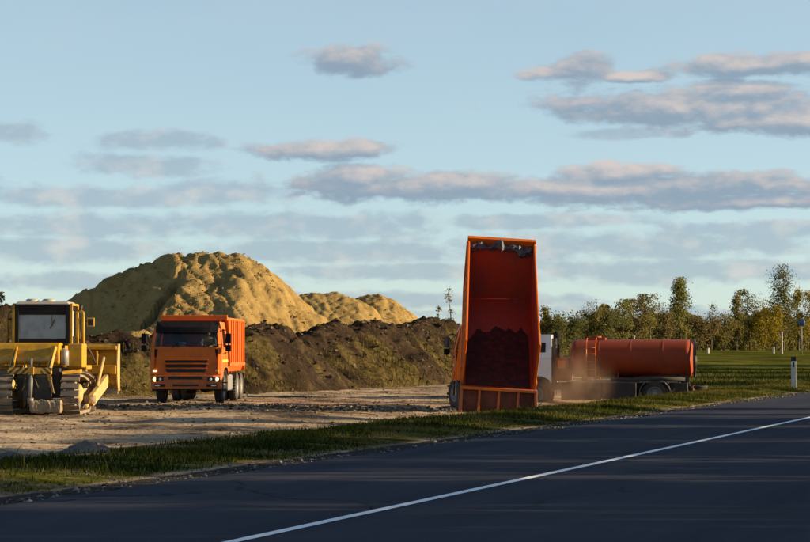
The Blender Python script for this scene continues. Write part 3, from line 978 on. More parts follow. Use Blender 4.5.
def wheel(root, x, y, z, r=0.52, w=0.30, side=1, dual=False, steer=0.0, rimmat='grey_metal', hub=0.0):
    """tyre with a rim as its sub-part; side = +1 faces +x"""
    M = Matrix.Translation((x, y, z)) @ Matrix.Rotation(steer, 4, 'Z')
    t = MB(M)
    rr = r
    prof = [(-w / 2 + 0.03, rr * 0.56), (-w / 2, rr * 0.66), (-w / 2 - 0.01, rr * 0.82), (-w / 2 + 0.03, rr * 0.95), (-w / 2 + 0.07, rr),
            (0, rr * 1.005), (w / 2 - 0.07, rr), (w / 2 - 0.03, rr * 0.95), (w / 2 + 0.01, rr * 0.82), (w / 2, rr * 0.66), (w / 2 - 0.03, rr * 0.56)]
    t.lathe(prof, 0, (0, 0, 0), 36)
    for k in range(30):       # tread lugs
        a = 2 * math.pi * k / 30
        for sgn in (-1, 1):
            aa = a + (0.05 if sgn > 0 else -0.05)
            Mx = Matrix.Rotation(aa, 4, 'X')
            vs = [Mx @ Vector((sgn * q, p, rr * 0.985 + h)) for h in (0, 0.022) for (q, p) in ((0.02, -0.03), (w / 2 - 0.03, -0.03), (w / 2 - 0.03, 0.03), (0.02, 0.03))]
            t.hexa(vs)
    to = t.build('wheel', 'rubber', root)
    rm = MB(M)
    s = side
    rm.lathe([(s * (w / 2 - 0.02), rr * 0.60), (s * (w / 2 - 0.01), rr * 0.56), (s * (w / 2 - 0.05), rr * 0.52), (s * (w / 2 - 0.10), rr * 0.45),
              (s * (w / 2 - 0.12), rr * 0.32), (s * (w / 2 - 0.06 + hub), rr * 0.28), (s * (w / 2 - 0.03 + hub), rr * 0.24), (s * (w / 2 + hub), rr * 0.10), (s * (w / 2 + hub), 0.001)], 0, (0, 0, 0), 24)
    rm.lathe([(-s * (w / 2 - 0.03), rr * 0.58), (-s * 0.02, rr * 0.50), (-s * 0.02, 0.01)], 0, (0, 0, 0), 20)
    for k in range(8):
        a = 2 * math.pi * k / 8
        rm.lathe([(s * (w / 2 - 0.12), 0.018), (s * (w / 2 - 0.085), 0.018), (s * (w / 2 - 0.085), 0.001)], 0, (0, math.cos(a) * rr * 0.385, math.sin(a) * rr * 0.385), 6)
    rm.build('rim', rimmat, to)
    if dual:
        t2 = MB(Matrix.Translation((x - side * 0.34, y, z)))
        t2.lathe(prof, 0, (0, 0, 0), 30)
        o2 = t2.build('wheel', 'rubber', root)
        r2 = MB(Matrix.Translation((x - side * 0.34, y, z)))
        r2.lathe([(-side * (w / 2 - 0.03), rr * 0.58), (-side * 0.05, rr * 0.40), (-side * 0.05, 0.01)], 0, (0, 0, 0), 20)
        r2.build('rim', rimmat, o2)
    return to


def cab(root, col, lamps='off', paper=False):
    """forward-control cab; x right, y forward, front bumper at y = 0"""
    W = 1.22
    def hw(z): return W - 0.10 * max(0.0, min(1.0, (z - 1.98) / 0.84))
    def fy(z):
        return -0.03 - 0.05 * max(0, min(1, (z - 0.9) / 1.08)) - 0.24 * max(0, min(1, (z - 1.98) / 0.66))
    shell = MB()
    zb, zs, zt, zr = 0.92, 1.98, 2.62, 2.84
    # front panel below the windscreen, slightly crowned in plan
    cols = [-1.0, -0.82, -0.4, 0.0, 0.4, 0.82, 1.0]
    rows = [0.92, 1.12, 1.45, 1.75, 1.98]
    vs = []; fs = []
    for z in rows:
        for c in cols:
            vs.append((c * hw(z), fy(z) - 0.10 * abs(c) ** 4 * 1.0, z))
    nc = len(cols)
    for i in range(len(rows) - 1):
        for j in range(nc - 1):
            fs.append((i * nc + j, i * nc + j + 1, (i + 1) * nc + j + 1, (i + 1) * nc + j))
    shell.add(vs, fs)
    # windscreen pillars and header
    for s in (-1, 1):
        shell.add([(s * hw(zs), fy(zs) - 0.10, zs), (s * (hw(zs) - 0.10), fy(zs) - 0.03, zs), (s * (hw(zt) - 0.10), fy(zt) - 0.03, zt), (s * hw(zt), fy(zt) - 0.10, zt)], [(0, 1, 2, 3)])
    shell.add([(-hw(zt), fy(zt) - 0.10, zt), (0, fy(zt), zt), (hw(zt), fy(zt) - 0.10, zt), (hw(zr) - 0.06, -0.62, zr), (0, -0.58, zr + 0.03), (-(hw(zr) - 0.06), -0.62, zr)], [(0, 1, 4, 5), (1, 2, 3, 4)])
    # roof
    shell.add([(-(hw(zr) - 0.06), -0.62, zr), (0, -0.58, zr + 0.03), (hw(zr) - 0.06, -0.62, zr), (hw(zr) - 0.06, -1.96, zr), (0, -1.96, zr + 0.03), (-(hw(zr) - 0.06), -1.96, zr)], [(0, 1, 4, 3 + 2), (1, 2, 3, 4)])
    # sides round the door window
    y_f = lambda z: fy(z) - 0.10
    for s in (-1, 1):
        P = lambda y, z: (s * (hw(z) if z < zr - 0.01 else hw(z) - 0.06), y, z)
        A = [P(y_f(0.92), 0.92), P(y_f(zs), zs), P(y_f(zt), zt), P(-0.62, zr)]
        wy0, wy1, wz0, wz1 = -0.44, -1.30, 1.93, 2.60
        yb = -1.98
        shell.add([P(y_f(1.25), 1.25), P(-0.44, 1.25), P(wy0, wz0), P(y_f(wz0), wz0)], [(0, 1, 2, 3)])
        shell.add([P(y_f(wz0), wz0), P(wy0, wz0), P(wy0 - 0.12, wz1), P(y_f(zt), zt)], [(0, 1, 2, 3)])
        shell.add([P(y_f(zt), zt), P(wy0 - 0.12, wz1), P(wy1, wz1), P(wy1, zr), P(-0.62, zr)], [(0, 1, 2, 3, 4)])
        shell.add([P(-0.44, 1.25), P(wy1, 1.25), P(wy1, wz0), P(wy0, wz0)], [(0, 1, 2, 3)])
        shell.add([P(wy1, 1.25), P(yb, 1.25), P(yb, wz0), P(wy1, wz0)], [(0, 1, 2, 3)])
        shell.add([P(wy1, wz0), P(yb, wz0), P(yb, zr), P(wy1, zr)], [(0, 1, 2, 3)])
        # below the sill: ahead of and behind the wheel arch
        arch = [(-0.72, 0.92), (-0.78, 1.08), (-0.95, 1.20), (-1.30, 1.25), (-1.65, 1.22), (-1.88, 1.10), (-1.98, 0.95)]
        poly = [P(y_f(0.92), 0.92)] + [P(a, z) for a, z in arch[:4]] + [P(-0.44, 1.25), P(y_f(1.25), 1.25)]
        shell.add(poly, [tuple(range(len(poly)))])
        poly = [P(-1.30, 1.25), P(-1.65, 1.22), P(-1.88, 1.10), P(-1.98, 0.95), P(-1.98, 1.25)]
        shell.add(poly, [tuple(range(len(poly)))])
    # back wall and floor
    shell.add([(-W, -1.98, 0.95), (W, -1.98, 0.95), (hw(zr) - 0.06, -1.96, zr), (-(hw(zr) - 0.06), -1.96, zr)], [(0, 1, 2, 3)])
    c = shell.build('cab_body', col, root)
    md = c.modifiers.new('thick', 'SOLIDIFY'); md.thickness = 0.035; md.offset = -1
    fl = MB().box(-1.15, 1.15, -1.9, -0.12, 1.20, 1.26)
    fl.build('cab_floor', 'cab_trim', root)
    # windscreen
    g = MB()
    g.add([(-(hw(zs) - 0.10), fy(zs) - 0.03, zs), (0, fy(zs) + 0.015, zs), (hw(zs) - 0.10, fy(zs) - 0.03, zs), (hw(zt) - 0.10, fy(zt) - 0.03, zt), (0, fy(zt) + 0.015, zt), (-(hw(zt) - 0.10), fy(zt) - 0.03, zt)], [(0, 1, 4, 5), (1, 2, 3, 4)], True)
    ws = g.build('windscreen', 'glass', root)
    # black surround strip and wipers
    for s in (-1, 1):
        wp = MB()
        wp.tube([(s * 0.55 - 0.05, 0.0, 1.955), (s * 0.55 - 0.42, -0.03, 2.06), (s * 0.55 - 0.5, -0.05, 2.10)], 0.012, 6)
        wp.tube([(s * 0.55 - 0.75, -0.05, 2.04), (s * 0.55 - 0.15, -0.05, 2.10)], 0.010, 6)
        wp.build('wiper', 'black_plastic', root)
    vis = MB()
    vs = []; fs = []
    for i in range(9):
        c_ = -1 + i / 4
        x = c_ * 1.10
        yo = 0.07 - 0.10 * abs(c_) ** 3
        vs += [(x, fy(2.52) + 0.05 + yo - 0.02, 2.47), (x, fy(zt) + yo + 0.02, 2.66), (x, -0.50, 2.86 + 0.02 * (1 - abs(c_)))]
        if i:
            o = (i - 1) * 3
            fs += [(o, o + 3, o + 4, o + 1), (o + 1, o + 4, o + 5, o + 2)]
    vis.add(vs, fs)
    v = vis.build('sun_visor', 'black_plastic', root)
    md = v.modifiers.new('thick', 'SOLIDIFY'); md.thickness = 0.03
    # doors, windows, handles, mirrors
    for s in (-1, 1):
        wz0, wz1 = 1.93, 2.60
        gl = MB()
        gl.add([(s * (hw(wz0) - 0.02), -0.44, wz0), (s * (hw(wz0) - 0.02), -1.30, wz0), (s * (hw(wz1) - 0.02), -1.30, wz1), (s * (hw(wz1) - 0.02), -0.56, wz1)], [(0, 1, 2, 3)])
        gl.build('side_window', 'glass', root)
        fr = MB()
        pts = [(-0.42, wz0), (-1.32, wz0), (-1.32, wz1 + 0.02), (-0.55, wz1 + 0.02)]
        for i in range(4):
            p, q = pts[i], pts[(i + 1) % 4]
            fr.bar((s * (hw(p[1]) + 0.012), p[0], p[1]), (s * (hw(q[1]) + 0.012), q[0], q[1]), 0.045, 0.04)
        door = fr.build('door', col, root)
        MB().box(s * 1.221 - 0.004, s * 1.221 + 0.006, -1.40, -1.375, 1.27, 1.95).build('door_gap', 'matt_black', door)
        MB().box(s * 1.221 - 0.004, s * 1.221 + 0.006, -0.36, -0.335, 1.05, 1.95).build('door_gap', 'matt_black', door)
        MB().box(s * 1.235 - 0.02, s * 1.235 + 0.02, -1.30, -1.08, 1.74, 1.79).build('handle', 'black_plastic', door, 0.01)
        if col == 'white_paint':
            MB().hexa([(s * 1.232 - 0.006, -1.76, 1.95), (s * 1.232 + 0.006, -1.76, 1.95), (s * 1.232 + 0.006, -1.42, 1.95), (s * 1.232 - 0.006, -1.42, 1.95),
                       (s * 1.166 - 0.006, -1.76, 2.55), (s * 1.166 + 0.006, -1.76, 2.55), (s * 1.166 + 0.006, -1.42, 2.55), (s * 1.166 - 0.006, -1.42, 2.55)]).build('quarter_window', 'cab_trim', root)
        if col == 'orange_paint':
            MB().box(s * 1.225 - 0.004, s * 1.225 + 0.004, -1.97, -0.15, 1.44, 1.52).build('reflective_strip', 'vest', door)
        # mirrors on an arm
        mr = MB()
        mr.tube([(s * 1.16, -0.22, 2.52), (s * 1.38, -0.10, 2.56), (s * 1.47, -0.08, 2.45), (s * 1.47, -0.08, 1.78), (s * 1.24, -0.20, 1.72)], 0.016, 6)
        mr.build('mirror_arm', 'black_plastic', root)
        m1 = MB().box(s * 1.47 - 0.10, s * 1.47 + 0.10, -0.14, -0.05, 2.08, 2.44)
        m1 = m1.build('mirror', 'black_plastic', root, 0.025)
        MB().box(s * 1.47 - 0.085, s * 1.47 + 0.085, -0.147, -0.142, 2.10, 2.42).build('mirror_glass', 'glass', m1)
        MB().box(s * 1.47 - 0.10, s * 1.47 + 0.10, -0.14, -0.05, 1.82, 2.04).build('mirror', 'black_plastic', root, 0.025)
        # corner air deflector
        df = MB().prism([(s * 1.10, 0.0 - 0.045), (s * 1.245, -0.13), (s * 1.245, -0.34), (s * 1.20, -0.34)], 2, 1.02, 1.93)
        df.build('corner_panel', col, root, 0.012)
    # grille: three long slots between slats
    for i, (z0, z1, w) in enumerate(((1.42, 1.50, 0.70), (1.26, 1.36, 0.68), (1.09, 1.20, 0.66))):
        s_ = MB()
        s_.add([(-w - 0.05, fy(z0) + 0.008, z1), (w + 0.05, fy(z0) + 0.008, z1), (w, fy(z0) + 0.010, z0), (-w, fy(z0) + 0.010, z0),
                (-w - 0.05, fy(z0) - 0.05, z1), (w + 0.05, fy(z0) - 0.05, z1), (w, fy(z0) - 0.05, z0), (-w, fy(z0) - 0.05, z0)],
               [(0, 1, 2, 3), (7, 6, 5, 4), (0, 4, 5, 1), (1, 5, 6, 2), (2, 6, 7, 3), (3, 7, 4, 0)])
        s_.build('grille_slot', 'matt_black', root)
        sl = MB()
        sl.bar((-w - 0.08, fy(z0) + 0.030, z1 + 0.020), (w + 0.08, fy(z0) + 0.030, z1 + 0.020), 0.05, 0.028)
        sl.build('grille_slat', col, root, 0.008)
    # emblem bar
    # bumper
    bp = MB()
    bp.prism([(-1.25, -0.30), (-1.22, -0.06), (-0.95, 0.05), (0.95, 0.05), (1.22, -0.06), (1.25, -0.30)], 2, 0.50, 0.98)
    bump = bp.build('bumper', col, root, 0.03)
    MB().prism([(-0.62, 0.03), (-0.60, 0.056), (0.60, 0.056), (0.62, 0.03)], 2, 0.84, 0.94).build('air_intake', 'matt_black', bump)
    MB().prism([(-0.46, 0.03), (-0.45, 0.056), (0.45, 0.056), (0.46, 0.03)], 2, 0.60, 0.67).build('air_intake', 'matt_black', bump)
    MB().box(-0.70, 0.70, 0.045, 0.075, 0.985, 1.02).build('bumper_lip', col, bump, 0.01)
    MB().tube([(0, 0.0, 0.50), (0, 0.03, 0.42)], 0.03, 8).build('tow_pin', 'dark_metal', bump)
    for s in (-1, 1):
        hl = MB().prism([(s * 0.76, 0.055), (s * 1.00, 0.050), (s * 1.20, -0.035), (s * 1.20, -0.10), (s * 0.76, -0.02)], 2, 0.78, 0.92)
        ho = hl.build('headlight_housing', 'matt_black', bump, 0.01)
        on = lamps == 'right' and s == 1
        for (a, wd) in ((0.88, 0.075), (1.06, 0.088)):
            l = MB()
            yy = 0.060 if a < 1 else 0.032
            l.lathe([(yy, 0.001), (yy - 0.004, wd * 0.5), (yy - 0.015, wd * 0.85), (yy - 0.04, wd)], 1, (s * a, 0, 0.85), 16)
            nm = 'lens'
            if on and a > 1: nm = 'lamp_on'
            if lamps == 'right' and s == -1 and a > 1: nm = 'lamp_dim_glint'  # unlit headlight: a weak glow stands in for its white reflection
            l.build('headlight', nm, ho)
        MB().box(s * 0.98 - 0.09, s * 0.98 + 0.09, 0.02, 0.052, 0.60, 0.66).build('fog_lamp', 'lens', bump, 0.01)
        MB().box(s * 0.90 - 0.20, s * 0.90 + 0.18, 0.0, 0.050, 0.57, 0.69).build('fog_lamp_recess', 'matt_black', bump, 0.01)
        MB().box(s * 1.09 - 0.06, s * 1.09 + 0.06, -0.09, 0.0, 1.10, 1.18).build('turn_signal', 'lamp_dim_glint' if on else 'amber', root, 0.012)
        # steps and front mudguard
        MB().box(s * 1.22 - 0.16, s * 1.22 + 0.01, -0.66, -0.30, 0.42, 0.50).build('step', 'black_plastic', root, 0.012)
        MB().box(s * 1.22 - 0.16, s * 1.22 + 0.01, -0.68, -0.30, 0.70, 0.75).build('step', 'black_plastic', root, 0.012)
        mg = MB()
        vs = []; fs = []
        for i in range(11):
            a = R(-10 + 200 * i / 10)
            for x in (s * 0.88, s * 1.22):
                vs.append((x, -1.35 + 0.63 * math.cos(a), 0.55 + 0.64 * math.sin(a)))
            if i: fs.append((2 * i - 2, 2 * i - 1, 2 * i + 1, 2 * i))
        mg.add(vs, fs, True)
        o = mg.build('mudguard', 'black_plastic', root)
        md = o.modifiers.new('thick', 'SOLIDIFY'); md.thickness = 0.02
    # inside: dashboard, seats, steering wheel
    MB().prism([(-0.12, 1.60), (-0.52, 1.62), (-0.58, 1.86), (-0.12, 1.90)], 0, -1.12, 1.12).build('dashboard', 'cab_trim', root, 0.02)
    for x in (-0.62, 0.62):
        se = MB().box(x - 0.26, x + 0.26, -1.55, -1.02, 1.55, 1.70)
        se = se.build('seat', 'seat_fabric', root, 0.04)
        MB().hexa([(x - 0.25, -1.68, 1.66), (x + 0.25, -1.68, 1.66), (x + 0.25, -1.52, 1.66), (x - 0.25, -1.52, 1.66), (x - 0.22, -1.80, 2.36), (x + 0.22, -1.80, 2.36), (x + 0.22, -1.68, 2.36), (x - 0.22, -1.68, 2.36)]).build('backrest', 'seat_fabric', se, 0.04)
        MB().box(x - 0.13, x + 0.13, -1.82, -1.71, 2.38, 2.56).build('headrest', 'seat_fabric', se, 0.04)
        MB().box(x - 0.2, x + 0.2, -1.5, -1.1, 1.26, 1.55).build('seat_base', 'cab_trim', se)
    sw = MB(Matrix.Translation((-0.62, -0.72, 1.93)) @ Matrix.Rotation(R(-62), 4, 'X'))
    ring = [(math.cos(2 * math.pi * i / 24) * 0.24, math.sin(2 * math.pi * i / 24) * 0.24, 0) for i in range(25)]
    sw.tube(ring, 0.016, 6, False)
    sw.bar((-0.23, 0, 0), (0.23, 0, 0), 0.04, 0.015).tube([(0, 0, 0), (0, 0, -0.42)], 0.03, 8)
    sw.build('steering_wheel', 'black_plastic', root)
    if paper:
        MB().hexa([(0.02, -0.165, 1.995), (0.27, -0.165, 1.995), (0.27, -0.160, 1.995), (0.02, -0.160, 1.995), (0.02, -0.210, 2.13), (0.27, -0.210, 2.13), (0.27, -0.205, 2.13), (0.02, -0.205, 2.13)]).build('windscreen_card', 'paper', root)


def chassis(root, y_end, z=0.95):
    ch = MB()
    for s in (-1, 1):
        ch.box(s * 0.42 - 0.045, s * 0.42 + 0.045, y_end, -0.2, z - 0.26, z)
    for y in np.arange(-0.8, y_end + 0.2, -1.1):
        ch.box(-0.38, 0.38, y - 0.05, y + 0.05, z - 0.2, z - 0.04)
    ch.box(-0.30, 0.30, -1.8, -0.6, 0.55, 1.15)       # engine and gearbox
    ch.tube([(0, -1.8, 0.75), (0, y_end + 1.6, 0.62)], 0.06, 8)
    return ch.build('chassis', 'dark_metal', root, 0.01)


def axle(root, y, z=0.52, w=0.95):
    a = MB().tube([(-w, y, z), (w, y, z)], 0.075, 10)
    a.lathe([(-0.22, 0.06), (-0.16, 0.20), (0, 0.24), (0.16, 0.20), (0.22, 0.06)], 0, (0, y, z), 16)
    for s in (-1, 1):
        a.bar((s * 0.5, y - 0.65, 0.70), (s * 0.5, y, 0.60), 0.09, 0.10).bar((s * 0.5, y, 0.60), (s * 0.5, y + 0.65, 0.70), 0.09, 0.10)
    return a.build('axle', 'dark_metal', root)


BED_L, BED_H, BED_W, BED_Y, BED_Z, LEANF = 4.62, 1.84, 1.16, -7.32, 1.14, 0.66


class Tilt:
    """tips the body about its hinge; the body is a little narrower in front"""
    def __init__(self, M, y0, L, k):
        self.M, self.y0, self.L, self.k = M, y0, L, k

    def __matmul__(self, v):
        t = max(0.0, min(1.2, (v.y - self.y0) / self.L))
        return self.M @ Vector((v.x * (1 - self.k * t), v.y, v.z))


def dump_bed(root, tilt, gate_open):
    """tipping body; floor runs forward from the rear hinge; the front wall leans forward"""
    hinge = Matrix.Translation((0, BED_Y + 0.35, BED_Z - 0.06))
    y0, y1 = BED_Y, BED_Y + BED_L
    X = Tilt(hinge @ Matrix.Rotation(tilt, 4, 'X') @ hinge.inverted(), y0, BED_L, 0.045 if tilt > 0.1 else 0.0)
    zf, zt = BED_Z, BED_Z + BED_H
    W = BED_W
    ft = y1 + LEANF                   # top of the front wall
    bed = MB(X)
    bed.box(-W + 0.10, W - 0.10, y0, y1, zf - 0.05, zf)
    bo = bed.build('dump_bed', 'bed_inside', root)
    # side walls: sheet with a chamfer to the floor
    for s in (-1, 1):
        w = MB(X)
        out = [(y0, zf + 0.16), (y1 + 0.03, zf + 0.16), (ft, zt), (y0, zt)]
        vs = [(s * W, y, z) for y, z in out] + [(s * (W - 0.05), y, z) for y, z in out]
        w.add(vs, [(0, 1, 2, 3), (7, 6, 5, 4), (0, 4, 5, 1), (1, 5, 6, 2), (2, 6, 7, 3), (3, 7, 4, 0)])
        w.hexa([(s * (W - 0.16), y0, zf - 0.06), (s * (W - 0.10), y0, zf - 0.06), (s * (W - 0.10), y1, zf - 0.06), (s * (W - 0.16), y1, zf - 0.06),
                (s * (W - 0.05), y0, zf + 0.17), (s * (W), y0, zf + 0.165), (s * (W), y1 + 0.03, zf + 0.165), (s * (W - 0.05), y1 + 0.03, zf + 0.17)])
        so = w.build('side_wall', 'bed_paint', bo)
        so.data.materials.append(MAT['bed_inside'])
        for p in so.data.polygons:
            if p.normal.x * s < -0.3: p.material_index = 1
        # top rail, bottom rail, rear post and ribs
        r = MB(X).bar((s * (W - 0.005), y0 - 0.02, zt), (s * (W - 0.005), ft + 0.02, zt), 0.062, 0.09)
        r.build('top_rail', 'orange_paint', so, 0.015)
        r = MB(X).bar((s * (W + 0.03), y0, zf + 0.20), (s * (W + 0.03), y1 + 0.05, zf + 0.20), 0.08, 0.12)
        r.build('bottom_rail', 'orange_paint', so, 0.012)
        r = MB(X).bar((s * (W + 0.004), y0 + 0.03, zf - 0.06), (s * (W + 0.004), y0 + 0.03, zt + 0.02), 0.075, 0.12)
        r.build('rear_post', 'orange_paint', so, 0.012)
        for k in range(7):
            y = y0 + 0.62 + k * 0.66
            ztop = zt - 0.04
            if y > y1 - 0.05:
                rb = MB(X).bar((s * (W + 0.035), y1 - 0.05 + 0.05, zf + 0.25), (s * (W + 0.035), ft - 0.06, ztop), 0.08, 0.08)
            else:
                rb = MB(X).bar((s * (W + 0.018), y, zf + 0.25), (s * (W + 0.018), y, ztop), 0.055, 0.09)
            rb.build('side_rib', 'orange_paint', so, 0.012)
    # front wall
    fw = MB(X)
    q = W - 0.02
    fw.hexa([(-q, y1 - 0.02, zf - 0.05), (q, y1 - 0.02, zf - 0.05), (q, y1 + 0.04, zf - 0.05), (-q, y1 + 0.04, zf - 0.05),
             (-q, ft - 0.05, zt), (q, ft - 0.05, zt), (q, ft + 0.01, zt), (-q, ft + 0.01, zt)])
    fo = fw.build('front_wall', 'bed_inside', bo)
    MB(X).bar((-W - 0.04, ft + 0.0, zt + 0.03), (W + 0.04, ft + 0.0, zt + 0.03), 0.14, 0.20).build('front_top_beam', 'orange_paint', fo, 0.015)
    for x in (-0.7, 0.0, 0.7):
        MB(X).bar((x, y1 + 0.07, zf), (x, ft + 0.04, zt - 0.1), 0.09, 0.08).build('front_rib', 'orange_paint', fo, 0.01)
    # brackets and long beams under the floor
    un = MB(X)
    for s in (-1, 1):
        un.box(s * 0.44 - 0.06, s * 0.44 + 0.06, y0 + 0.1, y1, zf - 0.19, zf - 0.055)
    un.build('subframe', 'orange_paint', bo)
    for k in range(6):
        MB(X).box(-W + 0.12, W - 0.12, y0 + 0.35 + k * 0.78, y0 + 0.45 + k * 0.78, zf - 0.13, zf - 0.052).build('cross_beam', 'orange_paint', bo)
    # tailgate
    if gate_open:
        c = X @ Vector((0, y0 - 0.02, zf - 0.04))
        yb, zb = c.y, c.z
        G = Matrix.Translation((0, yb - 0.22, zb)) @ Matrix.Rotation(R(4), 4, 'X')
        zt2 = 0.0
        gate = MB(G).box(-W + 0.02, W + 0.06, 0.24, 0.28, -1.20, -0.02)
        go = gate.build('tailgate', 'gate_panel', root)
        MB(G).bar((-W - 0.05, 0.13, -0.03), (W + 0.08, 0.13, -0.03), 0.46, 0.09).build('tailgate_rail', 'orange_paint', go, 0.012)
        MB(G).bar((-W - 0.06, 0.10, -1.20), (W + 0.16, 0.10, -1.20), 0.30, 0.09).build('tailgate_rail', 'orange_paint', go, 0.012)
        for s in (-1, 1):
            c0, c1 = s * W + (0.11 if s > 0 else 0.0), s * W + (0.04 if s > 0 else 0.0)
            MB(G).hexa([(c0 - 0.06, -0.06, -1.22), (c0 + 0.06, -0.06, -1.22), (c0 + 0.06, 0.27, -1.22), (c0 - 0.06, 0.27, -1.22),
                        (c1 - 0.04, -0.02, 0.02), (c1 + 0.04, -0.02, 0.02), (c1 + 0.04, 0.27, 0.02), (c1 - 0.04, 0.27, 0.02)]).build('tailgate_post', 'orange_paint', go, 0.012)
        for x in (-0.60, 0.02, 0.64):
            MB(G).bar((x, 0.05, -1.16), (x + 0.02, 0.05, -0.07), 0.075, 0.11).build('tailgate_rib', 'orange_paint', go, 0.012)
    else:
        gate = MB(X).box(-W + 0.01, W - 0.01, y0 - 0.07, y0 - 0.02, zf + 0.0, zt - 0.02)
        go = gate.build('tailgate', 'bed_paint', root)
        for x in (-0.7, 0, 0.7):
            MB(X).box(x - 0.05, x + 0.05, y0 - 0.13, y0 - 0.072, zf + 0.05, zt - 0.08).build('tailgate_rib', 'orange_paint', go, 0.01)
    # hydraulic ram when tipped
    if tilt > 0.05:
        top = X @ Vector((0, y1 - 0.2, zf - 0.10))
        rm = MB().tube([(0, -3.1, 0.85), Vector((0, -3.1, 0.85)).lerp(top, 0.45)], 0.11, 12).tube([Vector((0, -3.1, 0.85)).lerp(top, 0.45), Vector((0, -3.1, 0.85)).lerp(top, 0.75)], 0.085, 12).tube([Vector((0, -3.1, 0.85)).lerp(top, 0.75), top], 0.06, 12)
        rm.build('hydraulic_ram', 'grey_metal', root)
    return bo, X


def dump_lorry(name, loc, rz, label, tilt, gate_open, lamps, paper, steer=0.0):
    root = empty(name, loc, rz, label, 'dump truck', 'orange dump trucks')
    chassis(root, -7.05)
    cab(root, 'orange_paint', lamps, paper)
    for s in (-1, 1):
        wheel(root, s * 1.03, -1.35, 0.52, side=s, steer=steer, hub=0.03)
        for y in (-5.05, -6.38):
            wheel(root, s * 1.06, y, 0.52, side=s, dual=True, hub=-0.02)
        for y in (-5.05, -6.38):
            mg = MB()
            mg.prism([(y - 0.62, 0.80), (y - 0.50, 1.02), (y + 0.50, 1.02), (y + 0.62, 0.80), (y + 0.60, 0.78), (y + 0.49, 0.995), (y - 0.49, 0.995), (y - 0.60, 0.78)], 0, s * 0.58, s * 1.22)
            mg.build('rear_mudguard', 'black_plastic', root)
        MB().box(s * 0.92 - 0.30, s * 0.92 + 0.30, -7.12, -7.10, 0.30, 0.92).build('mud_flap', 'rubber', root)
        MB().box(s * 0.85 - 0.22, s * 0.85 + 0.22, -7.10, -7.03, 0.74, 0.88).build('tail_lamp', 'tail_red', root, 0.01)
    axle(root, -1.35); axle(root, -5.05); axle(root, -6.38)
    # fuel tank, air tanks, battery box, air intake
    MB().prism([(-2.55, 0.40), (-3.75, 0.40), (-3.75, 0.98), (-2.55, 0.98)], 0, -1.18, -0.58).build('fuel_tank', 'grey_metal', root, 0.06)
    MB().lathe([(-2.45, 0.001), (-2.45, 0.16), (-3.35, 0.16), (-3.35, 0.001)], 1, (0.95, 0, 0.62), 16).build('air_tank', 'grey_metal', root)
    MB().box(0.60, 1.18, -4.1, -3.5, 0.45, 0.95).build('battery_box', 'black_plastic', root, 0.02)
    MB().tube([(0.95, -2.22, 0.9), (0.95, -2.22, 2.35), (0.95, -2.30, 2.5)], 0.09, 12).build('air_intake_stack', 'black_plastic', root)
    MB().box(-0.5, 0.5, -7.1, -7.02, 0.48, 0.60).build('underrun_bar', 'dark_metal', root, 0.01)
    bo, X = dump_bed(root, tilt, gate_open)
    return root, bo, X


def place(px, Y):
    return (px - 405) / 2000 * Y


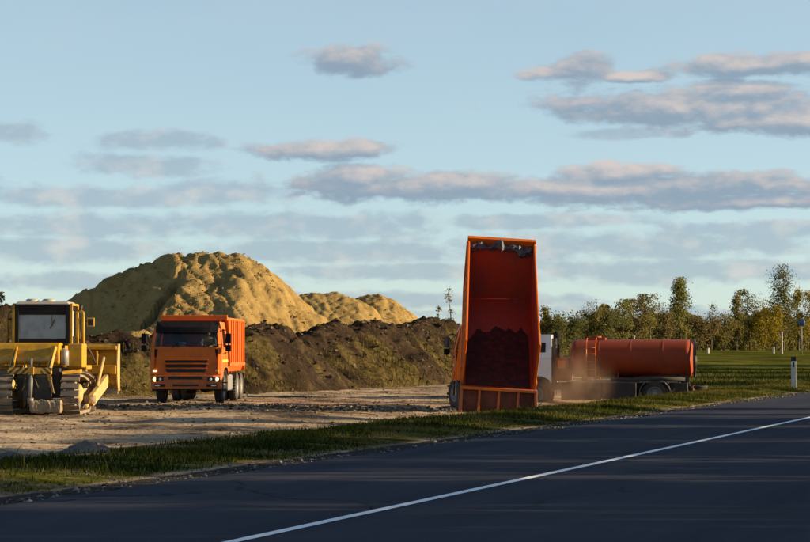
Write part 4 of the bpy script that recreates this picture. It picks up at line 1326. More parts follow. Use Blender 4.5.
def build_driver(root_loc, rz):
    """driver seen through the windscreen: one skinned figure seated at the wheel"""
    pts = {'pelvis': (-0.62, -1.30, 1.80), 'belly': (-0.62, -1.36, 2.00), 'chest': (-0.62, -1.38, 2.20), 'neck': (-0.62, -1.36, 2.36), 'head': (-0.62, -1.33, 2.46), 'crown': (-0.62, -1.33, 2.58),
           'lsh': (-0.82, -1.36, 2.27), 'lel': (-0.90, -1.12, 2.04), 'lha': (-0.78, -0.86, 2.06),
           'rsh': (-0.42, -1.36, 2.27), 'rel': (-0.34, -1.12, 2.04), 'rha': (-0.46, -0.86, 2.06),
           'lhip': (-0.72, -1.26, 1.79), 'lkn': (-0.74, -0.88, 1.78), 'lft': (-0.74, -0.76, 1.40), 'rhip': (-0.52, -1.26, 1.79), 'rkn': (-0.50, -0.88, 1.78), 'rft': (-0.50, -0.76, 1.40)}
    rad = {'pelvis': 0.15, 'belly': 0.15, 'chest': 0.16, 'neck': 0.06, 'head': 0.095, 'crown': 0.07, 'lsh': 0.075, 'rsh': 0.075, 'lel': 0.05, 'rel': 0.05, 'lha': 0.04, 'rha': 0.04,
           'lhip': 0.10, 'rhip': 0.10, 'lkn': 0.07, 'rkn': 0.07, 'lft': 0.06, 'rft': 0.06}
    ed = [('pelvis', 'belly'), ('belly', 'chest'), ('chest', 'neck'), ('neck', 'head'), ('head', 'crown'), ('chest', 'lsh'), ('lsh', 'lel'), ('lel', 'lha'), ('chest', 'rsh'), ('rsh', 'rel'), ('rel', 'rha'),
          ('pelvis', 'lhip'), ('lhip', 'lkn'), ('lkn', 'lft'), ('pelvis', 'rhip'), ('rhip', 'rkn'), ('rkn', 'rft')]
    names = list(pts)
    me = bpy.data.meshes.new('person')
    me.from_pydata([pts[k] for k in names], [(names.index(a), names.index(b_)) for a, b_ in ed], [])
    o = bpy.data.objects.new('person', me); COL.objects.link(o)
    o.location = root_loc; o.rotation_euler = (0, 0, rz)
    o.modifiers.new('skin', 'SKIN')
    sv = me.skin_vertices[0] if me.skin_vertices else None
    if sv is None:
        bm = bmesh.new(); bm.from_mesh(me); bm.verts.layers.skin.verify(); bm.to_mesh(me); bm.free()
        sv = me.skin_vertices[0]
    for i, k in enumerate(names):
        sv.data[i].radius = (rad[k], rad[k]); sv.data[i].use_root = (k == 'pelvis')
    o.modifiers.new('sub', 'SUBSURF').levels = 1
    o.modifiers['sub'].render_levels = 2
    dg = bpy.context.evaluated_depsgraph_get()
    nm = bpy.data.meshes.new_from_object(o.evaluated_get(dg))
    o.modifiers.clear(); o.data = nm
    nm.materials.clear()
    for k in ('jacket', 'skin', 'vest'): nm.materials.append(MAT[k])
    for p in nm.polygons:
        c = p.center; p.use_smooth = True
        if c.z > 2.335 and abs(c.x + 0.62) < 0.13: p.material_index = 1
        elif c.y > -0.93 and c.z > 1.95: p.material_index = 1
        elif abs(c.x + 0.62) < 0.17 and c.z > 1.9: p.material_index = 2
    h = MB(); h.lathe([(2.52, 0.118), (2.56, 0.115), (2.60, 0.10), (2.635, 0.06), (2.64, 0.001)], 2, (-0.62, -1.35, 0), 16)
    h.add([(-0.72, -1.25, 2.525), (-0.52, -1.25, 2.525), (-0.54, -1.15, 2.515), (-0.70, -1.15, 2.515)], [(0, 1, 2, 3)])
    h.build('cap', 'jacket', o)
    nose = MB(); nose.hexa([(-0.635, -1.245, 2.44), (-0.605, -1.245, 2.44), (-0.605, -1.22, 2.44), (-0.635, -1.22, 2.44), (-0.63, -1.25, 2.50), (-0.61, -1.25, 2.50), (-0.61, -1.235, 2.50), (-0.63, -1.235, 2.50)])
    nose.build('nose', 'skin', o, 0.005)
    tag(o, 'driver at the wheel behind the windscreen of the orange lorry with lit headlight', 'person')


def build_dump_lorries():
    # heading for the camera, bed down
    Y = 69.6; x = place(186, Y)
    loc = (x, Y, gz(x, Y + 3) - 0.0)
    root, bo, X = dump_lorry('dump_truck', loc, R(180 - 2.0), 'orange dump truck with its bed down facing the road, one headlight lit', 0.0, False, 'right', True)
    build_driver(loc, R(180 - 2.0))
    # load of soil just showing over the walls
    # tipping, seen from behind
    hx, hy = 3.04, 63.9
    a = R(0.7)
    loc = (hx - 7.3 * math.sin(a), hy + 7.3 * math.cos(a), 0)
    loc = (loc[0] - 0.13, loc[1], -0.38)
    root, bo, X = dump_lorry('dump_truck', loc, a, 'orange dump truck seen from behind with its bed tipped up high', R(40.0), True, 'off', False, R(24))
    root.rotation_euler = (0, R(3.6), a)
    # rolled tarpaulin along the upper edge of the raised bed
    y1 = BED_Y + BED_L; ft = y1 + LEANF; zt = BED_Z + BED_H
    rs = random.Random(3)
    n = 46
    ring = 12
    vs = []; fs = []
    for i in range(n + 1):
        t = i / n
        x = -1.09 + 2.18 * t
        sag = 0.05 * math.sin(t * 9) + 0.06 * math.sin(t * 23 + 1) + (0.22 * max(0, (t - 0.45)) ** 1.0 if t < 0.93 else 0.12)
        r = 0.10 + 0.035 * math.sin(t * 17) + 0.06 * max(0, t - 0.35) + 0.03 * math.sin(t * 41)
        for k in range(ring):
            an = 2 * math.pi * k / ring
            rr = r * (1 + 0.35 * math.sin(3 * an + t * 21) * 0.6 + 0.2 * rs.uniform(-1, 1))
            vs.append((x + rs.uniform(-0.012, 0.012), ft - 0.16 + math.cos(an) * rr, zt - 0.10 - sag + math.sin(an) * rr * 1.15))
        if i:
            for k in range(ring):
                fs.append(((i - 1) * ring + k, (i - 1) * ring + (k + 1) % ring, i * ring + (k + 1) % ring, i * ring + k))
    fs.append(tuple(range(ring))[::-1]); fs.append(tuple(range(n * ring, n * ring + ring)))
    tp = MB(X); tp.add(vs, fs, False)
    to = tp.build('tarpaulin', 'tarp', root)
    tag(to, 'dark rolled tarpaulin sagging along the upper edge of the raised bed')
    # earth still sticking to the raised floor
    U = np.linspace(-1.03, 1.03, 70); Vv = np.linspace(BED_Y + 0.02, BED_Y + 3.4, 90)
    UU, VV = np.meshgrid(U, Vv)
    lim = BED_Y + 2.85 - 0.35 * np.abs(UU) ** 5 + 1.5 * fbm(UU * 1.7 + 9, VV * 0 + 3, 5, 500, 0.65)
    zz = BED_Z + 0.012 + 0.03 * sstep(lim - VV, -0.02, 0.30) * (0.45 + 2.2 * (fbm(UU * 2.3, VV * 2.3, 4, 510) + 0.15)) - 0.03 * sstep(VV - lim, -0.05, 0.05)
    P = [X @ Vector((a_, b_, c_)) for a_, b_, c_ in zip(UU.ravel(), VV.ravel(), zz.ravel())]
    zone = np.zeros((UU.size, 4)); zone[:, 3] = 1
    eo = np_mesh('stuck_soil', np.array(P), grid_faces(70, 90), 'stuck_soil', True)
    eo.location = loc; eo.rotation_euler = (0, R(3.6), a)
    tag(eo, 'crust of dark soil stuck to the floor of the raised bed', 'soil')


build_dump_lorries()


def build_tanker():
    h = R(80)
    hd = Vector((-math.sin(h), math.cos(h)))
    rear = Vector((place(693.5, 79.0), 79.0))
    base = rear + hd * 7.50
    root = empty('tank_truck', (base.x, base.y, -0.56), h, 'tank truck with white cab and dusty red-orange tank behind the tipped bed', 'tank truck')
    chassis(root, -7.35)
    cab(root, 'white_paint')
    for s in (-1, 1):
        wheel(root, s * 1.03, -1.35, 0.52, side=s, hub=0.03)
        wheel(root, s * 1.02, -6.02, 0.52, side=s, dual=True)
        mg = MB()
        vs = []; fs = []
        for i in range(15):
            a = R(-18 + 216 * i / 14)
            for x in (s * 0.56, s * 1.22):
                vs.append((x, -6.02 + 0.62 * math.cos(a), 0.52 + 0.62 * math.sin(a)))
            if i: fs.append((2 * i - 2, 2 * i - 1, 2 * i + 1, 2 * i))
        mg.add(vs, fs, True)
        o = mg.build('rear_mudguard', 'grey_metal', root)
        md = o.modifiers.new('thick', 'SOLIDIFY'); md.thickness = 0.025
        MB().box(s * 0.9 - 0.28, s * 0.9 + 0.28, -6.75, -6.73, 0.28, 0.75).build('mud_flap', 'rubber', root)
        # side boxes and guard rails below the tank
        MB().box(s * 1.15 - 0.42, s * 1.15, -3.95, -2.4, 0.32, 0.99).build('tool_box', 'dark_metal', root, 0.02)
        MB().box(s * 1.15 - 0.40, s * 1.15, -5.32, -4.0, 0.34, 0.99).build('tool_box', 'dark_metal', root, 0.02)
        MB().bar((s * 1.10, -4.60, 1.03), (s * 1.10, -4.60, 1.38), 0.05, 0.05).build('tank_stay', 'tank_paint', root)
        MB().bar((s * 1.10, -2.75, 1.02), (s * 1.10, -6.9, 1.02), 0.05, 0.06).build('side_rail', 'grey_metal', root)
        MB().box(s * 0.8 - 0.15, s * 0.8 + 0.15, -7.50, -7.44, 0.72, 0.84).build('tail_lamp', 'tail_red', root, 0.01)
    axle(root, -1.35); axle(root, -6.02)
    for s in (-1, 1):
        # hose carried in a trough along the side of the tank
        MB().tube([(s * 1.16, -4.3, 1.12), (s * 1.19, -5.2, 1.10), (s * 1.17, -6.2, 1.14), (s * 1.14, -7.2, 1.12)], 0.075, 10).build('suction_hose', 'rubber', root)
        MB().prism([(-5.42, 1.00), (-7.3, 1.00), (-7.3, 1.20), (-7.15, 1.30), (-5.42, 1.24)], 0, s * 0.62, s * 0.70).build('tank_cradle', 'dark_metal', root)
        MB().box(s * 1.0 - 0.2, s * 1.0 + 0.2, -7.30, -6.78, 0.62, 0.98).build('valve_box', 'dark_metal', root, 0.02)
    # tank: elliptical barrel with domed ends and weld seams
    zc, a, c = 1.93, 1.13, 0.745
    yf, yr = -2.62, -7.52
    prof = [(yr - 0.0, 0.02), (yr + 0.02, 0.45), (yr + 0.06, 0.72), (yr + 0.12, 0.90), (yr + 0.20, 0.985), (yr + 0.28, 1.0), (yr + 0.34, 1.0)]
    seams = [(yr + 1.2), (yr + 2.45), (yr + 3.7)]
    for sm in seams:
        prof += [(sm - 0.09, 1.0), (sm - 0.05, 1.0), (sm - 0.03, 1.0), (sm - 0.012, 1.007), (sm + 0.012, 1.007), (sm + 0.03, 1.0), (sm + 0.05, 1.0), (sm + 0.09, 1.0)]
    prof += [(yf - 0.34, 1.0), (yf - 0.28, 1.0), (yf - 0.20, 0.985), (yf - 0.12, 0.90), (yf - 0.06, 0.72), (yf - 0.02, 0.45), (yf, 0.02)]
    seg = 48; vs = []; fs = []
    for (y, r) in prof:
        for k in range(seg):
            t = 2 * math.pi * k / seg
            cx, cz = math.cos(t), math.sin(t)
            e = 0.86
            vs.append((math.copysign(abs(cx) ** e, cx) * a * r, y, zc + math.copysign(abs(cz) ** e, cz) * c * r))
    for i in range(len(prof) - 1):
        for k in range(seg):
            fs.append((i * seg + k, i * seg + (k + 1) % seg, (i + 1) * seg + (k + 1) % seg, (i + 1) * seg + k))
    tk = MB(); tk.add(vs, fs, True)
    tk.f.append(list(range(seg))); tk.sm.append(False)
    tk.f.append(list(range((len(prof) - 1) * seg, len(prof) * seg))); tk.sm.append(False)
    tank = tk.build('tank', 'tank_paint', root)
    # rear rim and cover
    rr = MB(); vs = []; fs = []
    for y in (yr + 0.02, yr - 0.05):
        for r in (1.0, 0.90):
            for k in range(seg):
                t = 2 * math.pi * k / seg
                vs.append((math.cos(t) * a * r, y, zc + math.sin(t) * c * r))
    for k in range(seg):
        k2 = (k + 1) % seg
        for (p, q) in ((0, 1), (1, 3), (3, 2), (2, 0)):
            fs.append((p * seg + k, p * seg + k2, q * seg + k2, q * seg + k))
    rr.add(vs, fs); rr.build('rear_rim', 'dark_metal', tank)
    MB().lathe([(yr - 0.10, 0.001), (yr - 0.10, 0.20), (yr + 0.05, 0.22)], 1, (0, 0, zc - 0.1), 20).build('rear_hatch', 'dark_metal', tank)
    # saddle, manhole box, small vent, ladder, equipment box
    for y in (-3.2, -4.9, -6.9):
        MB().prism([(-0.75, 1.30), (-0.45, 0.96), (0.45, 0.96), (0.75, 1.30), (0.4, 1.22), (-0.4, 1.22)], 1, y - 0.06, y + 0.06).build('saddle', 'dark_metal', root)
    mh = MB().box(-0.35, 0.35, -4.05, -3.25, zc + c - 0.05, zc + c + 0.07)
    mh = mh.build('manhole_box', 'tank_paint', tank, 0.02)
    MB().tube([(0, -3.65, zc + c + 0.06), (0, -3.65, zc + c + 0.14)], 0.22, 18).build('manhole_lid', 'tank_paint', mh)
    MB().tube([(0.0, -5.15, zc + c - 0.02), (0.0, -5.15, zc + c + 0.10)], 0.04, 10).build('vent', 'grey_metal', tank)
    MB().tube([(0.0, -5.15, zc + c + 0.10), (0.0, -5.15, zc + c + 0.14)], 0.06, 10).build('vent_cap', 'grey_metal', tank)
    for s in (-1, 1):
        ldo = MB().tube([(s * 1.20, -3.36, 1.05), (s * 1.20, -3.36, 2.35), (s * 1.0, -3.36, 2.62), (s * 0.7, -3.36, 2.72)], 0.022, 6).build('ladder_rail', 'orange_paint', tank)
        MB().tube([(s * 1.20, -3.72, 1.05), (s * 1.20, -3.72, 2.35), (s * 1.0, -3.72, 2.62), (s * 0.7, -3.72, 2.72)], 0.022, 6).build('ladder_rail', 'orange_paint', tank)
        for z in (1.2, 1.5, 1.8, 2.1, 2.35):
            MB().tube([(s * 1.20, -3.36, z), (s * 1.20, -3.72, z)], 0.016, 6).build('rung', 'orange_paint', tank)
    MB().box(-1.05, 1.05, -2.62, -2.12, 1.05, 1.95).build('pump_cabinet', 'tank_paint', root, 0.03)
    MB().box(-1.07, -1.045, -2.52, -2.22, 1.55, 1.85).build('cabinet_hatch', 'orange_paint', root, 0.01)
    MB().tube([(-0.85, -2.08, 0.9), (-0.85, -2.08, 2.72)], 0.10, 14).build('exhaust_stack', 'dark_metal', root)
    MB().tube([(-0.55, -2.12, 1.1), (-0.55, -2.12, 2.85), (-0.55, -2.2, 2.95)], 0.13, 14).build('air_intake_stack', 'black_plastic', root)
    MB().box(-0.95, 0.95, -7.50, -7.36, 0.66, 0.80).build('rear_bumper', 'dark_metal', root, 0.015)
    MB().tube([(0.9, -6.9, 0.9), (0.9, -7.3, 0.75), (0.9, -8.0, 0.72)], 0.06, 8).build('outlet_pipe', 'dark_metal', root)
    MB().tube([(-0.7, -7.3, 0.80), (-0.7, -8.05, 0.82)], 0.05, 8).build('outlet_pipe', 'dark_metal', root)


build_tanker()


# ------------------------------------------------------------------ bulldozer
def build_dozer():
    X0, Y0 = place(37.0, 57.6), 57.6
    rz = R(0.6)
    root = empty('bulldozer', (X0, Y0, gz(X0, Y0 + 1.5) + 0.0), rz, 'muddy yellow crawler bulldozer seen from behind with its blade raised', 'bulldozer')
    # crawler tracks
    g, tw = 0.96, 0.52
    yA, yB, rA, rB = 0.58, 2.95, 0.56, 0.46
    zA, zB = 0.60, 0.50

    def track_path():
        pts = []
        for i in range(13):                      # round the rear sprocket
            a = R(275 - 185 * i / 12)
            pts.append((yA + rA * math.cos(a), zA + rA * math.sin(a)))
        pts_top = [(1.2, 1.13), (1.8, 1.10), (2.4, 1.04)]
        pts += pts_top
        for i in range(11):
            a = R(88 - 178 * i / 10)
            pts.append((yB + rB * math.cos(a), zB + rB * math.sin(a)))
        return pts
    raw = [(yA + rA * math.cos(R(270 - 180 * i / 14)), zA + rA * math.sin(R(270 - 180 * i / 14))) for i in range(15)]
    raw += [(1.2, 1.14), (1.9, 1.10)]
    raw += [(yB + rB * math.cos(R(90 - 180 * i / 12)), zB + rB * math.sin(R(90 - 180 * i / 12))) for i in range(13)]
    raw.append(raw[0])
    seg = [math.hypot(raw[i + 1][0] - raw[i][0], raw[i + 1][1] - raw[i][1]) for i in range(len(raw) - 1)]
    tot = sum(seg); NSH = 40
    shoe_me = None
    for s in (-1, 1):
        # chain
        ch = MB()
        vs = []; fs = []
        for i, (y, z) in enumerate(raw[:-1]):
            for x in (s * g - 0.13, s * g + 0.13):
                vs.append((x, y, z))
        n = len(raw) - 1
        for i in range(n):
            j = (i + 1) % n
            fs.append((2 * i, 2 * i + 1, 2 * j + 1, 2 * j))
        ch.add(vs, fs)
        tr = ch.build('track', 'track_steel', root)
        md = tr.modifiers.new('thick', 'SOLIDIFY'); md.thickness = 0.09; md.offset = 0
        for k in range(NSH):
            L = tot * (k + 0.5) / NSH; acc = 0; i = 0
            while acc + seg[i] < L: acc += seg[i]; i += 1
            t = (L - acc) / seg[i]
            y = raw[i][0] + (raw[i + 1][0] - raw[i][0]) * t; z = raw[i][1] + (raw[i + 1][1] - raw[i][1]) * t
            ang = math.atan2(raw[i + 1][1] - raw[i][1], raw[i + 1][0] - raw[i][0])
            if shoe_me is None:
                sh = MB()
                sh.box(-tw / 2, tw / 2, -0.088, 0.088, 0.045, 0.07)
                sh.box(-tw / 2, tw / 2, -0.085, -0.055, 0.07, 0.125)
                o = sh.build('track_shoe', 'track_steel', tr)
                shoe_me = o.data
            else:
                o = bpy.data.objects.new('track_shoe', shoe_me); COL.objects.link(o); o.parent = tr
            # path runs rear-bottom > top > front: outward is to the left of travel
            o.location = (s * g, y, z); o.rotation_euler = (ang, 0, 0)
        # track frame, sprocket, idler and rollers
        fr = MB().box(s * g - 0.14, s * g + 0.14, 0.95, 2.75, 0.42, 0.72)
        fr.build('track_frame', 'yellow_muddy', root, 0.03)
        sp = MB().lathe([(-0.06, 0.1), (-0.06, 0.44), (0.06, 0.44), (0.06, 0.1)], 0, (s * g, yA, zA), 22, False)
        for k in range(12):
            a = 2 * math.pi * k / 12
            sp.box(s * g - 0.04, s * g + 0.04, yA + math.cos(a) * 0.46 - 0.04, yA + math.cos(a) * 0.46 + 0.04, zA + math.sin(a) * 0.46 - 0.04, zA + math.sin(a) * 0.46 + 0.04)
        sp.lathe([(s * 0.0, 0.30), (s * 0.22, 0.28), (s * 0.27, 0.18), (s * 0.29, 0.001)], 0, (s * g, yA, zA), 20)
        sp.build('sprocket', 'yellow_muddy', root)
        MB().lathe([(-0.09, 0.08), (-0.09, 0.36), (-0.05, 0.40), (0.05, 0.40), (0.09, 0.36), (0.09, 0.08)], 0, (s * g, yB, zB), 24).lathe([(-0.11, 0.10), (0.11, 0.10)], 0, (s * g, yB, zB), 10).build('idler', 'yellow_muddy', root)
        for y in (1.05, 1.4, 1.75, 2.1, 2.45):
            MB().lathe([(-0.13, 0.001), (-0.13, 0.12), (-0.06, 0.09), (0.06, 0.09), (0.13, 0.12), (0.13, 0.001)], 0, (s * g, y, 0.25), 14).build('track_roller', 'track_steel', root)
    # hull between the tracks
    MB().box(-0.62, 0.62, 0.35, 3.3, 0.48, 1.35).build('hull', 'dark_metal', root, 0.03)
    MB().box(-0.40, 0.42, 0.02, 0.34, 0.40, 1.15).build('final_drive_case', 'dark_metal', root, 0.05)
    # engine hood with radiator
    hood = MB().hexa([(-0.48, 2.05, 1.35), (0.48, 2.05, 1.35), (0.46, 3.85, 1.35), (-0.46, 3.85, 1.35), (-0.46, 2.05, 2.15), (0.46, 2.05, 2.15), (0.42, 3.85, 2.05), (-0.42, 3.85, 2.05)])
    ho = hood.build('hood', 'yellow_paint', root, 0.04)
    MB().box(-0.50, 0.50, 3.86, 4.0, 1.05, 2.12).build('radiator_guard', 'yellow_paint', ho, 0.03)
    MB().tube([(0.25, 2.6, 2.1), (0.25, 2.6, 2.75), (0.25, 2.64, 2.86)], 0.05, 10).build('exhaust_pipe', 'dark_metal', ho)
    MB().tube([(-0.2, 2.9, 2.08), (-0.2, 2.9, 2.45)], 0.09, 12).build('air_cleaner', 'dark_metal', ho)
    # rear fuel tank, wide and rounded
    ft = MB()
    prof = [(0.12, 1.50), (0.10, 1.62), (0.12, 1.86), (0.22, 2.02), (0.38, 2.08), (0.86, 2.08), (0.86, 1.46), (0.20, 1.46)]
    ft.prism(prof, 0, -1.28, 0.62)
    fo = ft.build('fuel_tank', 'yellow_paint', root, 0.04)
    MB().prism([(0.098, 1.56), (0.095, 1.62), (0.098, 1.66)], 0, -1.26, 0.60).build('tank_seam', 'yellow_muddy', fo)
    MB().tube([(-0.9, 0.55, 2.07), (-0.9, 0.55, 2.16)], 0.07, 12).build('filler_cap', 'dark_metal', fo)
    # right fender box and deck
    MB().box(0.80, 1.24, 0.55, 1.35, 1.36, 2.06).build('fender_box', 'yellow_paint', root, 0.04)
    MB().box(0.64, 1.24, 1.37, 2.35, 1.30, 1.42).build('fender', 'yellow_paint', root, 0.02)
    MB().box(-1.24, -0.64, 0.87, 2.35, 1.30, 1.42).build('fender', 'yellow_paint', root, 0.02)
    MB().hexa([(0.72, 0.10, 1.16), (1.22, 0.30, 1.20), (1.22, 0.60, 1.20), (0.72, 0.60, 1.16), (0.72, 0.10, 1.26), (1.22, 0.30, 1.32), (1.22, 0.60, 1.32), (0.72, 0.60, 1.26)]).build('fender_flange', 'yellow_paint', root, 0.015)
    MB().lathe([(1.42, 0.001), (1.42, 0.13), (1.85, 0.13), (1.90, 0.08), (1.90, 0.001)], 2, (0.73, 0.42, 0), 18).build('hydraulic_filter', 'grey_metal', root)
    # cab: dark box with a yellow frame
    cz0, cz1 = 2.06, 3.20
    yb, yf = 0.95, 2.10
    w0, w1 = 0.74, 0.72
    cabm = MB()
    # corner posts, sills and headers leave real openings for the windows
    for sx in (-1, 1):
        for y in (yb, yf):
            cabm.box(sx * w0 - 0.06, sx * w0 + 0.06, y - 0.06, y + 0.06, cz0, cz1)
        cabm.box(sx * w0 - 0.05, sx * w0 + 0.05, yb + 0.06, yf - 0.06, cz0, cz0 + 0.22)
        cabm.box(sx * w0 - 0.05, sx * w0 + 0.05, yb + 0.06, yf - 0.06, cz1 - 0.16, cz1)
    for y in (yb, yf):
        cabm.box(-w0 + 0.06, w0 - 0.06, y - 0.05, y + 0.05, cz0, cz0 + 0.14)
        cabm.box(-w0 + 0.06, w0 - 0.06, y - 0.05, y + 0.05, cz1 - 0.30, cz1)
    cb = cabm.build('cab_frame', 'cab_trim', root, 0.015)
    MB().box(-0.79, 0.79, yb - 0.1, yf + 0.1, cz0 - 0.06, cz0 - 0.005).build('cab_floor', 'dark_metal', root)
    MB().box(-w0 + 0.06, w0 - 0.06, yb - 0.01, yb + 0.01, cz0 + 0.14, cz1 - 0.30).build('rear_window', 'glass_dusty', cb)
    MB().box(-w0 + 0.06, w0 - 0.06, yf - 0.01, yf + 0.01, cz0 + 0.14, cz1 - 0.30).build('front_window', 'glass_dusty', cb)
    for sx in (-1, 1):
        MB().box(sx * w0 - 0.01, sx * w0 + 0.01, yb + 0.06, yf - 0.06, cz0 + 0.22, cz1 - 0.16).build('side_window', 'glass_dusty', cb)
    wi = MB().tube([(0.28, yb - 0.07, cz1 - 0.30), (0.30, yb - 0.05, cz1 - 0.62)], 0.014, 6).bar((0.22, yb - 0.035, cz1 - 0.70), (0.36, yb - 0.035, cz1 - 0.45), 0.02, 0.02)
    wi.build('wiper', 'matt_black', cb)
    rf = MB().hexa([(-0.80, yb - 0.10, cz1 + 0.005), (0.80, yb - 0.10, cz1 + 0.005), (0.80, yf + 0.14, cz1 + 0.005), (-0.80, yf + 0.14, cz1 + 0.005),
                    (-0.72, yb - 0.02, cz1 + 0.09), (0.72, yb - 0.02, cz1 + 0.09), (0.72, yf + 0.06, cz1 + 0.09), (-0.72, yf + 0.06, cz1 + 0.09)])
    ro = rf.build('cab_roof', 'cream_paint', root, 0.02)
    for x in (-0.36, 0.12):
        MB().lathe([(cz1 + 0.08, 0.20), (cz1 + 0.13, 0.20), (cz1 + 0.17, 0.15), (cz1 + 0.18, 0.001)], 2, (x, 1.3, 0), 20).build('roof_fan', 'cream_paint', ro)
    # yellow frame posts right and left of the cab
    for sx in (-1, 1):
        f = MB()
        f.bar((sx * 0.84, yb - 0.02, 2.04), (sx * 0.84, yb - 0.02, 3.22), 0.08, 0.08)
        f.bar((sx * 0.84, yb - 0.02, 3.20), (sx * 0.84, yf, 3.20), 0.07, 0.07)
        f.bar((sx * 0.84, yf, 1.44), (sx * 0.84, yf, 3.22), 0.08, 0.08)
        f.build('guard_frame', 'yellow_paint', root, 0.01)
        hr = MB()
        hr.tube([(sx * 1.12, 1.45, 1.44), (sx * 1.12, 1.45, 2.85), (sx * 1.10, 1.50, 2.98), (sx * 1.02, 1.60, 3.02), (sx * 0.86, 1.7, 3.02)], 0.04, 8)
        hr.tube([(sx * 1.12, 1.45, 2.2), (sx * 1.0, 1.5, 2.2), (sx * 0.98, 1.5, 2.8), (sx * 1.12, 1.45, 2.8)], 0.022, 6)
        hr.build('handrail', 'yellow_paint', root)
    MB().tube([(1.12, 1.45, 2.72), (1.28, 1.5, 2.72)], 0.018, 6).build('mirror_arm', 'dark_metal', root)
    mi = MB().box(1.22, 1.44, 1.46, 1.52, 2.56, 2.82).build('mirror', 'yellow_paint', root, 0.02)
    MB().box(1.25, 1.41, 1.452, 1.458, 2.60, 2.78).build('mirror_glass', 'matt_black', mi)
    MB().tube([(0.98, 1.7, 3.0), (1.02, 1.7, 3.2)], 0.05, 8).build('work_lamp', 'dark_metal', root)
    # operator's seat inside
    st = MB().box(-0.26, 0.22, 1.45, 1.85, 2.07, 2.32).build('seat', 'seat_fabric', root, 0.03)
    MB().hexa([(-0.26, 1.34, 2.28), (0.22, 1.34, 2.28), (0.22, 1.46, 2.28), (-0.26, 1.46, 2.28), (-0.18, 1.28, 2.86), (0.14, 1.28, 2.86), (0.14, 1.38, 2.86), (-0.18, 1.38, 2.86)]).build('backrest', 'seat_fabric', st, 0.03)
    # ripper linkage at the rear
    for x0, x1 in ((-0.62, -0.72), (0.50, 0.36)):
        MB().bar((x0, 0.10, 1.98), (x1, -0.12, 1.22), 0.13, 0.10).build('ripper_arm', 'yellow_paint', root, 0.015)
        MB().bar((x0 + 0.01, 0.04, 1.90), (x1 + 0.01, -0.175, 1.30), 0.04, 0.03).build('arm_strip', 'dark_metal', root)
    MB().box(-0.80, 0.46, -0.20, -0.08, 1.18, 1.36).build('ripper_beam', 'hazard_stripes', root, 0.01)
    MB().box(-0.20, -0.04, -0.25, -0.06, 1.16, 1.38).build('beam_block', 'yellow_paint', root, 0.01)
    MB().tube([(-0.13, -0.12, 1.62), (-0.13, -0.15, 1.38)], 0.035, 10).tube([(-0.13, -0.15, 1.16), (-0.15, -0.12, 0.50)], 0.06, 10).tube([(-0.15, -0.12, 0.50), (-0.15, -0.1, 0.34)], 0.09, 10).build('hydraulic_cylinder', 'grey_metal', root)
    cl = MB()
    pts = [(0.42, 1.26), (0.46, 1.0), (0.50, 0.82), (0.54, 0.62), (0.47, 0.66), (0.42, 0.84), (0.36, 1.02), (0.32, 1.22)]
    cl.prism(pts, 1, -0.17, -0.11)
    cl.build('ripper_link', 'yellow_paint', root, 0.01)
    for k, (p, q) in enumerate((((-0.35, -0.02, 1.5), (-0.42, 0.0, 0.7)), ((0.1, -0.02, 1.5), (0.05, 0.05, 0.75)), ((-0.6, 0.05, 1.4), (-0.3, 0.1, 0.9)))):
        P0, Q0 = Vector(p), Vector(q)
        mid = (P0 + Q0) / 2 + Vector((0.12 * (-1) ** k, -0.12, -0.05))
        MB().tube([P0, P0.lerp(mid, 0.5) + Vector((0, -0.05, 0)), mid, Q0.lerp(mid, 0.5), Q0], 0.022, 6).build('hose', 'rubber', root)
    # mud-caked drawbar
    rs = np.random.RandomState(6)
    U = np.linspace(0, 1, 26); A = np.linspace(0, 2 * np.pi, 17)[:-1]
    vs = []; fs = []
    for i, u in enumerate(U):
        for k, a in enumerate(A):
            w = 1 + 0.22 * float(fbm(np.array([u * 9.0]), np.array([a * 1.3]), 3, 600)[0]) * 2
            e = 0.55
            cy, cz = math.cos(a), math.sin(a)
            endr = 1.0 if 0 < i < len(U) - 1 else 0.7
            vs.append((-0.16 + 0.92 * u, -0.10 + math.copysign(abs(cy) ** e, cy) * 0.13 * w * endr, 0.25 + math.copysign(abs(cz) ** e, cz) * 0.185 * w * endr))
    for i in range(len(U) - 1):
        for k in range(16):
            fs.append((i * 16 + k, i * 16 + (k + 1) % 16, (i + 1) * 16 + (k + 1) % 16, (i + 1) * 16 + k))
    fs.append(tuple(range(16))); fs.append(tuple(range(25 * 16, 26 * 16)))
    db = MB(); db.add(vs, fs, False); db.build('drawbar', 'mud_caked', root)
    MB().box(-0.2, 0.2, 0.0, 0.3, 0.30, 0.55).build('hitch', 'dark_metal', root, 0.02)
    # blade: curved plate with stiffeners on its back, raised off the ground
    by, bz0, bz1, bw = 4.55, 0.60, 2.06, 1.72
    prof = []
    nb = 12
    for i in range(nb + 1):
        t = i / nb
        prof.append((by + 0.26 * (2 * t - 1) ** 2 - 0.10, bz0 + (bz1 - bz0) * t))
    bl = MB()
    outer = prof + [(y + 0.06, z) for y, z in prof[::-1]]
    n2 = len(outer)
    vs = [(-bw, y, z) for y, z in outer] + [(bw, y, z) for y, z in outer]
    fs = [(i, (i + 1) % n2, n2 + (i + 1) % n2, n2 + i) for i in range(n2)]
    for i in range(nb):
        fs.append((i, i + 1, n2 - 2 - i, n2 - 1 - i)); fs.append((n2 + i, n2 + i + 1, n2 + n2 - 2 - i, n2 + n2 - 1 - i))
    bl.add(vs, fs, False)
    bo = bl.build('blade', 'yellow_paint', root)
    for s in (-1, 1):
        pl = [(y - 0.10, z) for y, z in prof] + [(by + 0.40, bz1), (by + 0.40, bz0)]
        MB().prism(pl, 0, s * bw - 0.015, s * bw + 0.025).build('blade_end_plate', 'yellow_muddy', bo, 0.006)
